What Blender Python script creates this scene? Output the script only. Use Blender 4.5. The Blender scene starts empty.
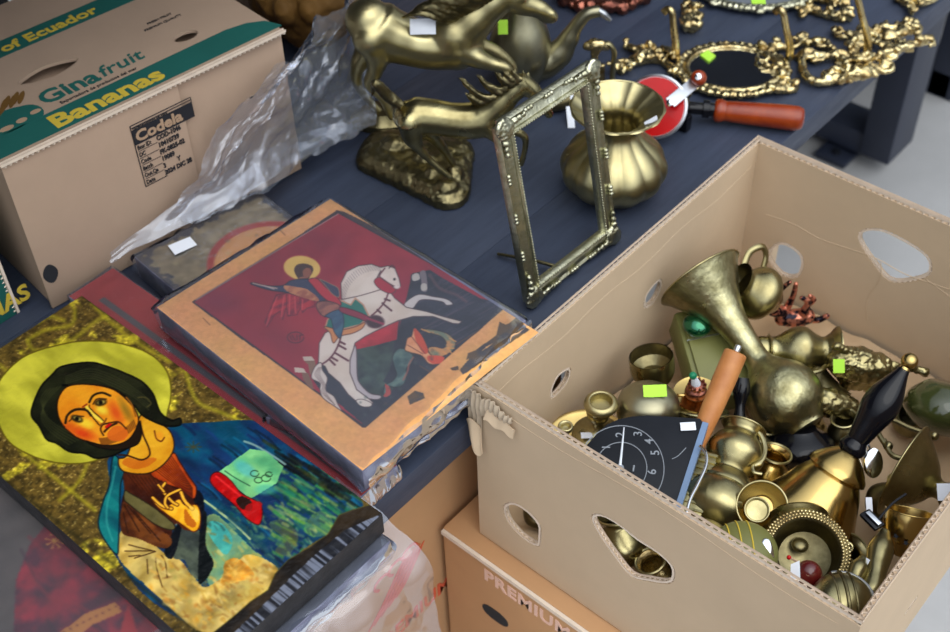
import bpy, bmesh, math, random
import numpy as np
from mathutils import Vector, Matrix, noise
# ---------------------------------------------------------------- camera
F_PX, CX, CY = 1240.0, 475.0, 316.0
RX = Vector((0.75467097, -0.44468407, 0.48241871))
RY = Vector((0.65558557, 0.5402944, -0.52753154))
RZ = Vector((-0.02606326, 0.71437948, 0.69927295))
ROT = Matrix((RX, RY, RZ))            # camera vector -> world vector
CAM = Vector((0.541207, -0.586967, 1.62))
scene = bpy.context.scene
cd = bpy.data.cameras.new('camera'); cam = bpy.data.objects.new('camera', cd)
scene.collection.objects.link(cam)
cd.sensor_width = 36.0; cd.lens = F_PX / 950 * 36; cd.clip_start = 0.02
cd.dof.use_dof = True; cd.dof.focus_distance = 1.13; cd.dof.aperture_fstop = 7.0
cam.matrix_world = Matrix.Translation(CAM) @ ROT.to_4x4()
scene.camera = cam
# ---------------------------------------------------------------- light: overcast open sky, brighter side to the right of the stall
scene.view_settings.view_transform = 'Standard'; scene.view_settings.look = 'None'
scene.view_settings.gamma = 1.0; scene.view_settings.use_curve_mapping = False
scene.view_settings.exposure = 0.12
wd = bpy.data.worlds.new('overcast_sky'); scene.world = wd; wd.use_nodes = True
nt = wd.node_tree; nt.nodes.clear()
wo = nt.nodes.new('ShaderNodeOutputWorld'); bgn = nt.nodes.new('ShaderNodeBackground')
tc = nt.nodes.new('ShaderNodeTexCoord'); dp = nt.nodes.new('ShaderNodeVectorMath'); dp.operation = 'DOT_PRODUCT'
SKYDIR = Vector((0.50, -0.16, 0.85)).normalized()
dp.inputs[1].default_value = SKYDIR
nt.links.new(tc.outputs['Generated'], dp.inputs[0])
rmp = nt.nodes.new('ShaderNodeValToRGB')
rmp.color_ramp.elements[0].position = 0.0; rmp.color_ramp.elements[0].color = (0.02, 0.021, 0.024, 1)
rmp.color_ramp.elements[1].position = 1.0; rmp.color_ramp.elements[1].color = (0.93, 0.97, 1.0, 1)
for p, c in ((0.30, (0.03, 0.033, 0.04)), (0.52, (0.09, 0.10, 0.12)), (0.74, (0.34, 0.37, 0.42)), (0.88, (0.74, 0.79, 0.86))):
    e = rmp.color_ramp.elements.new(p); e.color = (*c, 1)
mr = nt.nodes.new('ShaderNodeMapRange'); mr.inputs[1].default_value = -1; mr.inputs[2].default_value = 1
nt.links.new(dp.outputs['Value'], mr.inputs[0]); nt.links.new(mr.outputs[0], rmp.inputs[0])
sx = nt.nodes.new('ShaderNodeSeparateXYZ'); nt.links.new(tc.outputs['Generated'], sx.inputs[0])
me_ = nt.nodes.new('ShaderNodeMapRange'); me_.inputs[1].default_value = 0.0; me_.inputs[2].default_value = 0.5; me_.inputs[3].default_value = 0.30; me_.inputs[4].default_value = 1.0
nt.links.new(sx.outputs[2], me_.inputs[0])
ml = nt.nodes.new('ShaderNodeMix'); ml.data_type = 'RGBA'; ml.blend_type = 'MULTIPLY'; ml.inputs[0].default_value = 1.0
nt.links.new(rmp.outputs[0], ml.inputs[6]); nt.links.new(me_.outputs[0], ml.inputs[7]); nt.links.new(ml.outputs[2], bgn.inputs[0]); bgn.inputs[1].default_value = 2.15
nt.links.new(bgn.outputs[0], wo.inputs[0])
sl = bpy.data.lights.new('sky_glow_sun', 'SUN'); sl.energy = 0.9; sl.angle = 1.0; sl.color = (1.0, 0.98, 0.95)
so = bpy.data.objects.new('sky_glow_sun', sl); scene.collection.objects.link(so)
so.rotation_euler = Vector((0.42, -0.12, 0.85)).to_track_quat('Z', 'Y').to_euler()

# ---------------------------------------------------------------- helpers
C = scene.collection
rnd = random.Random(7)
def ray(px, py): return (ROT @ Vector((px - CX, CY - py, -F_PX)))
def at(px, py, z):
    r = ray(px, py); return CAM + r * ((z - CAM.z) / r.z)
def hit(px, py, ax, val):
    r = ray(px, py); return CAM + r * ((val - CAM[ax]) / r[ax])
def hitp(px, py, p0, n):
    r = ray(px, py); return CAM + r * ((p0 - CAM).dot(n) / r.dot(n))
CAMR = Vector((0.7549, 0.6558, 0)).normalized()   # level direction along the table run seen left to right
CAMF = Vector((-0.6558, 0.7549, 0)).normalized()  # level direction away from the viewer
UP = Vector((0, 0, 1))

def thing(name, label, cat, loc=(0, 0, 0), group=None):
    o = bpy.data.objects.new(name, None); C.objects.link(o); o.location = loc; o.empty_display_size = 0.02
    o['label'] = label; o['category'] = cat
    if group: o['group'] = group
    return o
def tag(o, label, cat, group=None, kind=None):
    o['label'] = label; o['category'] = cat
    if group: o['group'] = group
    if kind: o['kind'] = kind
    return o

class MB:
    def __init__(s): s.v = []; s.f = []; s.m = []
    def add(s, vs, fs, mi=0):
        b = len(s.v); s.v += [Vector(v) for v in vs]; s.f += [tuple(i + b for i in f) for f in fs]; s.m += [mi] * len(fs); return s
    def box(s, c, size, ax=None, mi=0, bevel=0.0):
        ax = ax or (Vector((1, 0, 0)), Vector((0, 1, 0)), UP)
        bm = bmesh.new(); bmesh.ops.create_cube(bm, size=1)
        for v in bm.verts: v.co = Vector((v.co.x * size[0], v.co.y * size[1], v.co.z * size[2]))
        if bevel: bmesh.ops.bevel(bm, geom=list(bm.edges), offset=bevel, segments=2, affect='EDGES', profile=0.6)
        c = Vector(c)
        vs = [c + ax[0] * v.co.x + ax[1] * v.co.y + ax[2] * v.co.z for v in bm.verts]
        bm.verts.index_update()
        s.add(vs, [[v.index for v in f.verts] for f in bm.faces], mi); bm.free(); return s
    def lathe(s, p0, axis, prof, n=32, mi=0, lobes=0, amp=0.0, squash=None, c0=True, c1=True):
        """prof: list of (distance along axis, radius); axis unit vector"""
        p0 = Vector(p0); a = Vector(axis).normalized()
        u = a.orthogonal().normalized()
        if abs(a.z) < 0.99: u = a.cross(UP).normalized()
        w = a.cross(u)
        vs = []; fs = []; k = len(prof)
        for (t, r) in prof:
            for i in range(n):
                th = 2 * math.pi * i / n
                rr = r * (1 + amp * (abs(math.sin(lobes * th / 2)) - 0.6)) if lobes else r
                q = 1.0 if squash is None else squash
                vs.append(p0 + a * t + u * (rr * math.cos(th)) + w * (rr * q * math.sin(th)))
        for j in range(k - 1):
            for i in range(n):
                fs.append((j * n + i, j * n + (i + 1) % n, (j + 1) * n + (i + 1) % n, (j + 1) * n + i))
        if c0 and prof[0][1] > 1e-6: fs.append(tuple(range(n - 1, -1, -1)))
        if c1 and prof[-1][1] > 1e-6: fs.append(tuple(range((k - 1) * n, k * n)))
        return s.add(vs, fs, mi)
    def tube(s, pts, rad, n=10, mi=0, smooth=True, closed=False, flat=1.0, caps=True, updir=None):
        pts = [Vector(p) for p in pts]
        if not hasattr(rad, '__len__'): rad = [rad] * len(pts)
        if smooth and len(pts) > 2: pts, rad = spline(pts, rad, closed)
        k = len(pts); vs = []; fs = []
        prev = None
        for i in range(k):
            if closed: t = pts[(i + 1) % k] - pts[i - 1]
            else: t = pts[min(i + 1, k - 1)] - pts[max(i - 1, 0)]
            t.normalize()
            if updir is not None: u = (Vector(updir) - t * t.dot(Vector(updir))).normalized()
            elif prev is None: u = t.orthogonal().normalized()
            else: u = (prev - t * prev.dot(t)); u = u.normalized() if u.length > 1e-6 else t.orthogonal().normalized()
            prev = u; w = t.cross(u)
            for j in range(n):
                th = 2 * math.pi * j / n
                vs.append(pts[i] + u * (rad[i] * flat * math.cos(th)) + w * (rad[i] * math.sin(th)))
        for i in range(k if closed else k - 1):
            for j in range(n):
                a = i * n; b = ((i + 1) % k) * n
                fs.append((a + j, a + (j + 1) % n, b + (j + 1) % n, b + j))
        if caps and not closed: fs += [tuple(range(n - 1, -1, -1)), tuple(range((k - 1) * n, k * n))]
        return s.add(vs, fs, mi)
    def ell(s, c, r, ax=None, n=20, mi=0):
        ax = ax or (Vector((1, 0, 0)), Vector((0, 1, 0)), UP)
        if not hasattr(r, '__len__'): r = (r, r, r)
        c = Vector(c); m = max(6, n // 2); vs = [c + ax[2] * r[2]]; fs = []
        for i in range(1, m):
            ph = math.pi * i / m
            for j in range(n):
                th = 2 * math.pi * j / n
                vs.append(c + ax[0] * (r[0] * math.sin(ph) * math.cos(th)) + ax[1] * (r[1] * math.sin(ph) * math.sin(th)) + ax[2] * (r[2] * math.cos(ph)))
        vs.append(c - ax[2] * r[2]); last = len(vs) - 1
        for j in range(n): fs.append((0, 1 + j, 1 + (j + 1) % n))
        for i in range(m - 2):
            for j in range(n):
                a = 1 + i * n; b = a + n
                fs.append((a + j, b + j, b + (j + 1) % n, a + (j + 1) % n))
        a = 1 + (m - 2) * n
        for j in range(n): fs.append((a + (j + 1) % n, a + j, last))
        return s.add(vs, fs, mi)
    def prism(s, poly, ext, mi=0):
        """poly: 3D points (planar), ext: extrusion vector"""
        poly = [Vector(p) for p in poly]; ext = Vector(ext); n = len(poly)
        vs = poly + [p + ext for p in poly]
        fs = [tuple(range(n - 1, -1, -1)), tuple(range(n, 2 * n))] + [(i, (i + 1) % n, n + (i + 1) % n, n + i) for i in range(n)]
        return s.add(vs, fs, mi)
    def grid(s, fn, nu, nv, mi=0):
        vs = [fn(i / nu, j / nv) for j in range(nv + 1) for i in range(nu + 1)]
        fs = [(j * (nu + 1) + i, j * (nu + 1) + i + 1, (j + 1) * (nu + 1) + i + 1, (j + 1) * (nu + 1) + i) for j in range(nv) for i in range(nu)]
        return s.add(vs, fs, mi)
    def wobble(s, amp, scale, seed=0.0):
        for v in s.v:
            d = noise.noise_vector(v * scale + Vector((seed, seed * 1.7, -seed)))
            v += d * amp
        return s
    def build(s, name, mats, parent=None, bevel=0.0, sharp=0.7, recalc=True, voxel=0.0, smooth_it=0, disp=None, solid=0.0, sub=0, flat=False):
        me = bpy.data.meshes.new(name)
        org = Vector(parent_loc(parent)) if parent else Vector((0, 0, 0))
        me.from_pydata([v - org for v in s.v], [], s.f)
        mats = mats if isinstance(mats, (list, tuple)) else [mats]
        for m in mats: me.materials.append(m)
        me.polygons.foreach_set('material_index', s.m)
        o = bpy.data.objects.new(name, me); C.objects.link(o)
        if parent: o.parent = parent
        if recalc:
            bm = bmesh.new(); bm.from_mesh(me); bmesh.ops.recalc_face_normals(bm, faces=bm.faces); bm.to_mesh(me); bm.free()
        mods = False
        if bevel:
            m = o.modifiers.new('b', 'BEVEL'); m.width = bevel; m.segments = 2; m.limit_method = 'ANGLE'; mods = True
        if solid:
            m = o.modifiers.new('s', 'SOLIDIFY'); m.thickness = solid; m.offset = 0; mods = True
        if voxel:
            m = o.modifiers.new('r', 'REMESH'); m.mode = 'VOXEL'; m.voxel_size = voxel; mods = True
        if smooth_it:
            m = o.modifiers.new('sm', 'SMOOTH'); m.iterations = smooth_it; m.factor = 0.5; mods = True
        if sub:
            m = o.modifiers.new('su', 'SUBSURF'); m.levels = sub; m.render_levels = sub; mods = True
        if mods:
            dg = bpy.context.evaluated_depsgraph_get(); dg.update()
            nm = bpy.data.meshes.new_from_object(o.evaluated_get(dg), depsgraph=dg); nm.name = name
            o.modifiers.clear(); old = o.data; o.data = nm; bpy.data.meshes.remove(old); me = nm
        if disp:
            amp, sc = disp[:2]
            ns = [v.normal.copy() for v in me.vertices]
            for v, nn in zip(me.vertices, ns):
                v.co += nn * (amp * noise.fractal((v.co + org) * sc, 0.9, 2.0, 3))
        if flat: me.polygons.foreach_set('use_smooth', [False] * len(me.polygons))
        else:
            me.polygons.foreach_set('use_smooth', [True] * len(me.polygons))
            if not voxel:
                bm = bmesh.new(); bm.from_mesh(me)
                for e in bm.edges:
                    if len(e.link_faces) == 2 and e.calc_face_angle(0) > sharp: e.smooth = False
                bm.to_mesh(me); bm.free()
        me.update(); return o
def parent_loc(p):
    l = Vector((0, 0, 0))
    while p: l += p.location; p = p.parent
    return l
def spline(pts, rad, closed=False, sub=6):
    P = []; Rr = []; k = len(pts)
    for i in range(k if closed else k - 1):
        if closed: a, b, c, d = pts[i - 1], pts[i], pts[(i + 1) % k], pts[(i + 2) % k]; r0, r1 = rad[i], rad[(i + 1) % k]
        else: a, b, c, d = pts[max(i - 1, 0)], pts[i], pts[i + 1], pts[min(i + 2, k - 1)]; r0, r1 = rad[i], rad[i + 1]
        for j in range(sub):
            t = j / sub
            P.append(0.5 * ((2 * b) + (c - a) * t + (2 * a - 5 * b + 4 * c - d) * t * t + (3 * b - a - 3 * c + d) * t ** 3))
            Rr.append(r0 + (r1 - r0) * (t * t * (3 - 2 * t)))
    if not closed: P.append(pts[-1]); Rr.append(rad[-1])
    return P, Rr
def sm(prof, sub=4):
    """smooth a lathe profile"""
    pts = [Vector((a, b, 0)) for a, b in prof]
    P, _ = spline(pts, [0] * len(pts), False, sub)
    return [(p.x, max(p.y, 0.0)) for p in P]

# ---------------------------------------------------------------- materials
def srgb(r, g, b): return tuple(((c / 255) / 12.92 if c / 255 <= 0.04045 else ((c / 255 + 0.055) / 1.055) ** 2.4) for c in (r, g, b))
def mat(name, col, rough=0.5, metal=0.0, coat=0.0, var=0.0, vscale=30.0, col2=None, bump=0.0, bscale=200.0, rvar=0.0, spec=None, stretch=None, alpha=None, trans=0.0, ior=1.45, hard=False):
    m = bpy.data.materials.new(name); m.use_nodes = True; n = m.node_tree; b = n.nodes['Principled BSDF']
    b.inputs['Base Color'].default_value = (*col, 1); b.inputs['Roughness'].default_value = rough; b.inputs['Metallic'].default_value = metal
    b.inputs['Coat Weight'].default_value = coat; b.inputs['Transmission Weight'].default_value = trans; b.inputs['IOR'].default_value = ior
    if spec is not None: b.inputs['Specular IOR Level'].default_value = spec
    t = n.nodes.new('ShaderNodeTexCoord'); mp = n.nodes.new('ShaderNodeMapping'); n.links.new(t.outputs['Object'], mp.inputs[0])
    if stretch: mp.inputs['Scale'].default_value = stretch
    ns = n.nodes.new('ShaderNodeTexNoise'); ns.inputs['Scale'].default_value = vscale; ns.inputs['Detail'].default_value = 6; ns.inputs['Roughness'].default_value = 0.6
    n.links.new(mp.outputs[0], ns.inputs['Vector'])
    if col2 is None: col2 = tuple(c * (1 - var) for c in col)
    r = n.nodes.new('ShaderNodeValToRGB'); r.color_ramp.elements[0].position = 0.46 if hard else 0.3; r.color_ramp.elements[1].position = 0.54 if hard else 0.7
    r.color_ramp.elements[0].color = (*col2, 1); r.color_ramp.elements[1].color = (*col, 1)
    n.links.new(ns.outputs['Fac'], r.inputs[0]); n.links.new(r.outputs[0], b.inputs['Base Color'])
    if rvar:
        mrr = n.nodes.new('ShaderNodeMapRange'); mrr.inputs[1].default_value = 0.3; mrr.inputs[2].default_value = 0.7
        mrr.inputs[3].default_value = rough + rvar; mrr.inputs[4].default_value = max(rough - rvar, 0.03)
        n.links.new(ns.outputs['Fac'], mrr.inputs[0]); n.links.new(mrr.outputs[0], b.inputs['Roughness'])
    if bump:
        n2 = n.nodes.new('ShaderNodeTexNoise'); n2.inputs['Scale'].default_value = bscale; n2.inputs['Detail'].default_value = 4
        n.links.new(mp.outputs[0], n2.inputs['Vector'])
        bp = n.nodes.new('ShaderNodeBump'); bp.inputs['Strength'].default_value = bump; bp.inputs['Distance'].default_value = 0.002
        n.links.new(n2.outputs['Fac'], bp.inputs['Height']); n.links.new(bp.outputs[0], b.inputs['Normal'])
    return m
M = {}
M['card'] = mat('cardboard', srgb(202, 178, 148), 0.85, var=0.10, vscale=9, bump=0.25, bscale=60)
M['card_in'] = mat('cardboard_inner', srgb(196, 168, 134), 0.85, col2=srgb(178, 150, 116), vscale=7, bump=0.3, bscale=50)
M['card_edge'] = mat('corrugated_paper', srgb(232, 214, 194), 0.9, var=0.15, vscale=80)
M['card_torn'] = mat('torn_corrugated_paper', srgb(190, 172, 148), 0.9, var=0.15, vscale=90)
M['card_old'] = mat('worn_cardboard', srgb(176, 150, 128), 0.85, var=0.12, vscale=8, bump=0.3, bscale=40)
M['card_warm'] = mat('orange_cardboard', srgb(196, 150, 106), 0.85, var=0.12, vscale=8, bump=0.2, bscale=50)
M['table'] = mat('dark_painted_boards', srgb(56, 64, 82), 0.5, col2=srgb(45, 52, 69), vscale=14, bump=0.15, bscale=120, stretch=(6, 0.8, 4), rvar=0.08)
M['steel'] = mat('dark_painted_steel', srgb(44, 50, 66), 0.45, var=0.15, vscale=20)
M['floor'] = mat('concrete', srgb(172, 172, 172), 0.6, var=0.14, vscale=5, bump=0.2, bscale=90, rvar=0.12)
M['brass'] = mat('aged_brass', srgb(178, 168, 124), 0.30, 1.0, col2=srgb(122, 112, 76), vscale=28, rvar=0.08, bump=0.05, bscale=120)
M['brass_sat'] = mat('satin_brass', srgb(190, 180, 136), 0.35, 1.0, col2=srgb(160, 148, 106), vscale=18, rvar=0.05)
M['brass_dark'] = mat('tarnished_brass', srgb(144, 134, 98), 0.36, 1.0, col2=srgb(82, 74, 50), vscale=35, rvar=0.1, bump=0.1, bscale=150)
M['brass_gold'] = mat('polished_brass', srgb(200, 172, 108), 0.20, 1.0, col2=srgb(176, 150, 92), vscale=12, rvar=0.06)
M['brass_eng'] = mat('engraved_brass', srgb(184, 178, 138), 0.34, 1.0, col2=srgb(122, 116, 82), vscale=60, rvar=0.08, bump=0.5, bscale=110)
M['brass_orn'] = mat('gilded_casting', srgb(228, 212, 160), 0.27, 1.0, col2=srgb(140, 112, 64), vscale=55, rvar=0.08, bump=0.25, bscale=260)
M['frame'] = mat('bronze_frame_casting', srgb(208, 206, 180), 0.34, 1.0, col2=srgb(150, 148, 120), vscale=70, rvar=0.08, bump=0.3, bscale=300)
M['pewter'] = mat('grey_brass', srgb(168, 164, 138), 0.36, 1.0, col2=srgb(134, 128, 102), vscale=14, rvar=0.06)
M['copper'] = mat('copper', srgb(176, 112, 92), 0.35, 1.0, col2=srgb(84, 48, 42), vscale=60, bump=0.2, bscale=200)
M['figurine'] = mat('copper_black_glaze', srgb(206, 130, 104), 0.3, 0.7, col2=srgb(24, 18, 30), vscale=110, hard=True)
M['blue_edge'] = mat('blue_grey_edge', srgb(104, 128, 160), 0.45, var=0.1)
M['chrome'] = mat('chrome', (0.75, 0.77, 0.8), 0.12, 1.0, var=0.05)
M['alum'] = mat('brushed_aluminium', (0.62, 0.64, 0.67), 0.35, 1.0, var=0.1)
M['red'] = mat('red_enamel', srgb(190, 10, 14), 0.3, coat=0.1, var=0.12, spec=0.3)
M['wood_red'] = mat('varnished_red_wood', srgb(164, 66, 14), 0.3, coat=0.15, col2=srgb(112, 30, 5), vscale=22, stretch=(1, 1, 1))
M['wood_or'] = mat('orange_wood', srgb(194, 132, 78), 0.45, col2=srgb(168, 104, 54), vscale=40, stretch=(1, 1, 1))
M['black'] = mat('black_lacquer', (0.004, 0.004, 0.006), 0.14, coat=0.0, var=0.0, spec=0.35)
M['black_pl'] = mat('black_plastic', (0.012, 0.014, 0.019), 0.5, var=0.3, spec=0.2)
M['dark'] = mat('dark_cloth', (0.02, 0.022, 0.028), 0.8, var=0.4)
M['paper'] = mat('white_paper_tag', srgb(228, 232, 240), 0.7, var=0.05)
M['tag_green'] = mat('green_paper_tag', srgb(178, 232, 70), 0.7, var=0.05)
M['olive'] = mat('olive_enamel', srgb(112, 112, 60), 0.45, var=0.12, vscale=15)
M['olive_gl'] = mat('dark_olive_glaze', srgb(62, 68, 34), 0.15, coat=0.6, var=0.3, vscale=12)
M['green_gl'] = mat('green_mirror_glass', (0.0, 0.14, 0.06), 0.05, 0.85, coat=1.0, var=0.1)
M['green_pl'] = mat('green_plastic', srgb(20, 130, 90), 0.4, var=0.1)
M['mirror'] = mat('mirror_glass', (0.62, 0.64, 0.66), 0.03, 1.0, var=0.0)
M['dkglass'] = mat('dark_glass', (0.02, 0.02, 0.022), 0.08, coat=1.0, var=0.2)
M['ink_green'] = mat('green_print', srgb(18, 92, 84), 0.8, var=0.12, vscale=20)
M['ink_yellow'] = mat('yellow_print', srgb(206, 178, 58), 0.8, var=0.1)
M['ink_black'] = mat('black_print', srgb(34, 34, 40), 0.8, var=0.25, vscale=60)
M['ink_tan'] = mat('bare_board_print', srgb(176, 146, 118), 0.85, var=0.1)
M['ink_white'] = mat('white_print', srgb(236, 196, 176), 0.8, var=0.08)
M['ink_orange'] = mat('orange_print', srgb(214, 92, 58), 0.8, var=0.12)
M['ink_grey'] = mat('pale_grey_print', srgb(134, 140, 148), 0.6, var=0.12, vscale=80)
M['darkred'] = mat('dark_red_wood', srgb(112, 26, 24), 0.25, coat=0.5, col2=srgb(70, 14, 14), vscale=30)
M['yellow_bag'] = mat('ochre_fabric', srgb(120, 84, 30), 0.8, var=0.5, vscale=10)
M['sheen_edge'] = mat('film_sheen_board_edge', srgb(130, 132, 152), 0.5, col2=srgb(86, 84, 104), vscale=40)  # bluish sheen of the film put into the dark wood's edge colour
M['board_edge'] = mat('painted_board_edge', srgb(46, 44, 46), 0.6, col2=srgb(24, 22, 24), vscale=70, bump=0.4, bscale=160)

def film_mat(name, milk=0.10, gl=0.28, rough=0.09, tint=(0.93, 0.95, 1.0)):
    m = bpy.data.materials.new(name); m.use_nodes = True; n = m.node_tree; n.nodes.clear()
    o = n.nodes.new('ShaderNodeOutputMaterial'); tr = n.nodes.new('ShaderNodeBsdfTransparent'); tr.inputs[0].default_value = (*tint, 1)
    g = n.nodes.new('ShaderNodeBsdfGlossy'); g.inputs['Roughness'].default_value = rough; g.inputs[0].default_value = (0.9, 0.93, 1, 1)
    d = n.nodes.new('ShaderNodeBsdfDiffuse'); d.inputs[0].default_value = (0.78, 0.82, 0.9, 1)
    t = n.nodes.new('ShaderNodeTexCoord'); ns = n.nodes.new('ShaderNodeTexNoise'); ns.inputs['Scale'].default_value = 14; ns.inputs['Detail'].default_value = 5
    n.links.new(t.outputs['Object'], ns.inputs['Vector'])
    bp = n.nodes.new('ShaderNodeBump'); bp.inputs['Strength'].default_value = 0.35; bp.inputs['Distance'].default_value = 0.004
    n.links.new(ns.outputs['Fac'], bp.inputs['Height']); n.links.new(bp.outputs[0], g.inputs['Normal'])
    m1 = n.nodes.new('ShaderNodeMixShader'); m1.inputs[0].default_value = milk; n.links.new(tr.outputs[0], m1.inputs[1]); n.links.new(d.outputs[0], m1.inputs[2])
    fr = n.nodes.new('ShaderNodeFresnel'); fr.inputs[0].default_value = 1.5; n.links.new(bp.outputs[0], fr.inputs['Normal'])
    mm = n.nodes.new('ShaderNodeMath'); mm.operation = 'MULTIPLY_ADD'; mm.inputs[1].default_value = gl * 3.2; mm.inputs[2].default_value = gl * 0.12; mm.use_clamp = True
    n.links.new(fr.outputs[0], mm.inputs[0])
    m2 = n.nodes.new('ShaderNodeMixShader'); n.links.new(mm.outputs[0], m2.inputs[0]); n.links.new(m1.outputs[0], m2.inputs[1]); n.links.new(g.outputs[0], m2.inputs[2])
    n.links.new(m2.outputs[0], o.inputs[0]); return m
M['film'] = film_mat('clear_plastic_film', 0.05, 0.34, 0.10)
M['film_milk'] = film_mat('cloudy_plastic_film', 0.10, 0.42, 0.11)
M['film_tight'] = film_mat('shrink_film', 0.03, 0.22, 0.10)

def text(s, name, origin, xd, yd, h, m, parent=None, bold=0.0, depth=0.0004, spacing=1.0, align='LEFT', xscale=1.0):
    """printed lettering lying on a surface; origin is its lower left corner; h is the cap height"""
    cu = bpy.data.curves.new('t', 'FONT'); cu.body = s; cu.size = h / 0.70; cu.offset = bold; cu.extrude = depth; cu.space_character = spacing
    cu.align_x = align; cu.resolution_u = 3
    o = bpy.data.objects.new('t', cu); C.objects.link(o)
    dg = bpy.context.evaluated_depsgraph_get(); dg.update()
    me = bpy.data.meshes.new_from_object(o.evaluated_get(dg), depsgraph=dg)
    bpy.data.objects.remove(o); bpy.data.curves.remove(cu)
    xd = Vector(xd).normalized(); yd = Vector(yd).normalized(); zd = xd.cross(yd); og = Vector(origin)
    b = MB(); b.add([og + xd * (v.co.x * xscale) + yd * v.co.y + zd * v.co.z for v in me.vertices], [tuple(p.vertices) for p in me.polygons])
    bpy.data.meshes.remove(me)
    if name is None: return b
    return b.build(name, m, parent, flat=True, recalc=False)
def panel(outline, holes, og, xd, yd, thick, m, name, parent):
    """flat board with holes; outline/holes in 2D; extruded by `thick` centred half behind the face"""
    cu = bpy.data.curves.new('p', 'CURVE'); cu.dimensions = '2D'; cu.fill_mode = 'BOTH'; cu.extrude = thick / 2
    for pl in [outline] + holes:
        sp = cu.splines.new('POLY'); sp.points.add(len(pl) - 1)
        for q, pt in zip(pl, sp.points): pt.co = (q[0], q[1], 0, 1)
        sp.use_cyclic_u = True
    o = bpy.data.objects.new('p', cu); C.objects.link(o)
    dg = bpy.context.evaluated_depsgraph_get(); dg.update()
    me = bpy.data.meshes.new_from_object(o.evaluated_get(dg), depsgraph=dg)
    bpy.data.objects.remove(o); bpy.data.curves.remove(cu)
    zd = xd.cross(yd); b = MB()
    b.add([og + xd * v.co.x + yd * v.co.y + zd * (v.co.z - thick / 2) for v in me.vertices], [tuple(p.vertices) for p in me.polygons])
    bpy.data.meshes.remove(me)
    return b.build(name, m, parent, flat=True)
def corr(b, path, inward, nrm, thick, wl=0.0075, rise=0.003, closed=False):
    """corrugated cut edge along a 3D path: path runs on the outer face, nrm points through the board, rise is how far liners stand"""
    path = [Vector(p) for p in path]; 
    if closed: path = path + [path[0]]
    L = [0.0]
    for i in range(len(path) - 1): L.append(L[-1] + (path[i + 1] - path[i]).length)
    def P(s):
        for i in range(len(path) - 1):
            if s <= L[i + 1] + 1e-9:
                t = (s - L[i]) / max(L[i + 1] - L[i], 1e-9); return path[i].lerp(path[i + 1], t), i
        return path[-1], len(path) - 2
    def inw(i): return inward[i] if isinstance(inward, list) else inward
    n = max(4, int(L[-1] / (wl / 8)))
    # two liners
    for off in (0.0, thick - 0.0008):
        vs = []; fs = []
        for k in range(len(path)):
            d = inw(min(k, len(path) - 2))
            for q in (0.0, 0.0008):
                for h in (0, -rise): vs.append(path[k] + nrm * (off + q) + (-d) * h * -1)
        for k in range(len(path) - 1):
            a = 4 * k; c = a + 4
            fs += [(a, a + 1, c + 1, c), (a + 2, c + 2, c + 3, a + 3), (a, c, c + 2, a + 2)]
        b.add(vs, fs)
    vs = []; fs = []
    for k in range(n + 1):
        s = L[-1] * k / n; p, i = P(s); d = inw(i)
        o = (thick / 2) + (thick / 2 - 0.0010) * math.sin(2 * math.pi * s / wl)
        nn = nrm * o
        vs += [p + nn - d * 0.0002 * -1, p + nn + d * rise, p + nn + nrm * 0.0007 + d * rise, p + nn + nrm * 0.0007]
    for k in range(n):
        a = 4 * k; c = a + 4
        fs += [(a, a + 1, c + 1, c), (a + 3, c + 3, c + 2, a + 2), (a, c, c + 3, a + 3)]
    b.add(vs, fs)
    return b
def oval(cx, cy, rx, ry, n=20, rot=0.0, p=2.0):
    out = []
    for i in range(n):
        t = 2 * math.pi * i / n; c, s = math.cos(t), math.sin(t)
        x = rx * math.copysign(abs(c) ** (2 / p), c); y = ry * math.copysign(abs(s) ** (2 / p), s)
        out.append((cx + x * math.cos(rot) - y * math.sin(rot), cy + x * math.sin(rot) + y * math.cos(rot)))
    return out
X, Y = Vector((1, 0, 0)), Vector((0, 1, 0))
TZ = 0.69      # table top
RIM = 0.75; BOT = 0.51
# ---------------------------------------------------------------- setting
fl = MB(); fl.box((0, 1.0, -0.05), (9, 9, 0.1))
fo = fl.build('floor', M['floor']); fo['kind'] = 'structure'
# ================================================================ table
t = thing('market_table', 'long dark grey painted plank table on steel legs carrying the icons and brassware', 'table', (-0.4, 0.3, 0))
b = MB()
for i in range(6):
    b.box((-0.0830 - i * 0.1515, 0.45, TZ - 0.019), (0.1512, 2.7, 0.038), bevel=0.0008)
b.build('tabletop', M['table'], t)
def leg_frame(y, nm):
    b = MB()
    for x in (-0.22, -0.78):
        b.box((x, y, 0.34), (0.065, 0.11, 0.615), bevel=0.003)
    b.box((-0.5, y, 0.05), (0.515, 0.09, 0.05), bevel=0.003)
    b.box((-0.5, y, 0.632), (0.70, 0.09, 0.035), bevel=0.003)
    o = b.build('leg_frame', M['steel'], t)
    for x in (-0.30, -0.70):
        f = MB(); f.box((x, y - 0.02, 0.004 + 0.006), (0.07, 0.13, 0.012), bevel=0.002); f.box((x, y, 0.02), (0.03, 0.06, 0.02))
        fo_ = f.build('foot_plate', M['steel'], o)
        g = MB(); g.lathe((x + 0.0, y - 0.06, 0.015), UP, [(0, 0.009), (0.006, 0.009), (0.008, 0.004)], 12); g.build('bolt', M['black_pl'], o)
leg_frame(1.54, 'a'); leg_frame(-0.75, 'b')
b = MB(); b.box((-0.5, 0.4, 0.625), (0.05, 2.2, 0.03)); b.build('stretcher_rail', M['steel'], t)
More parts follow.
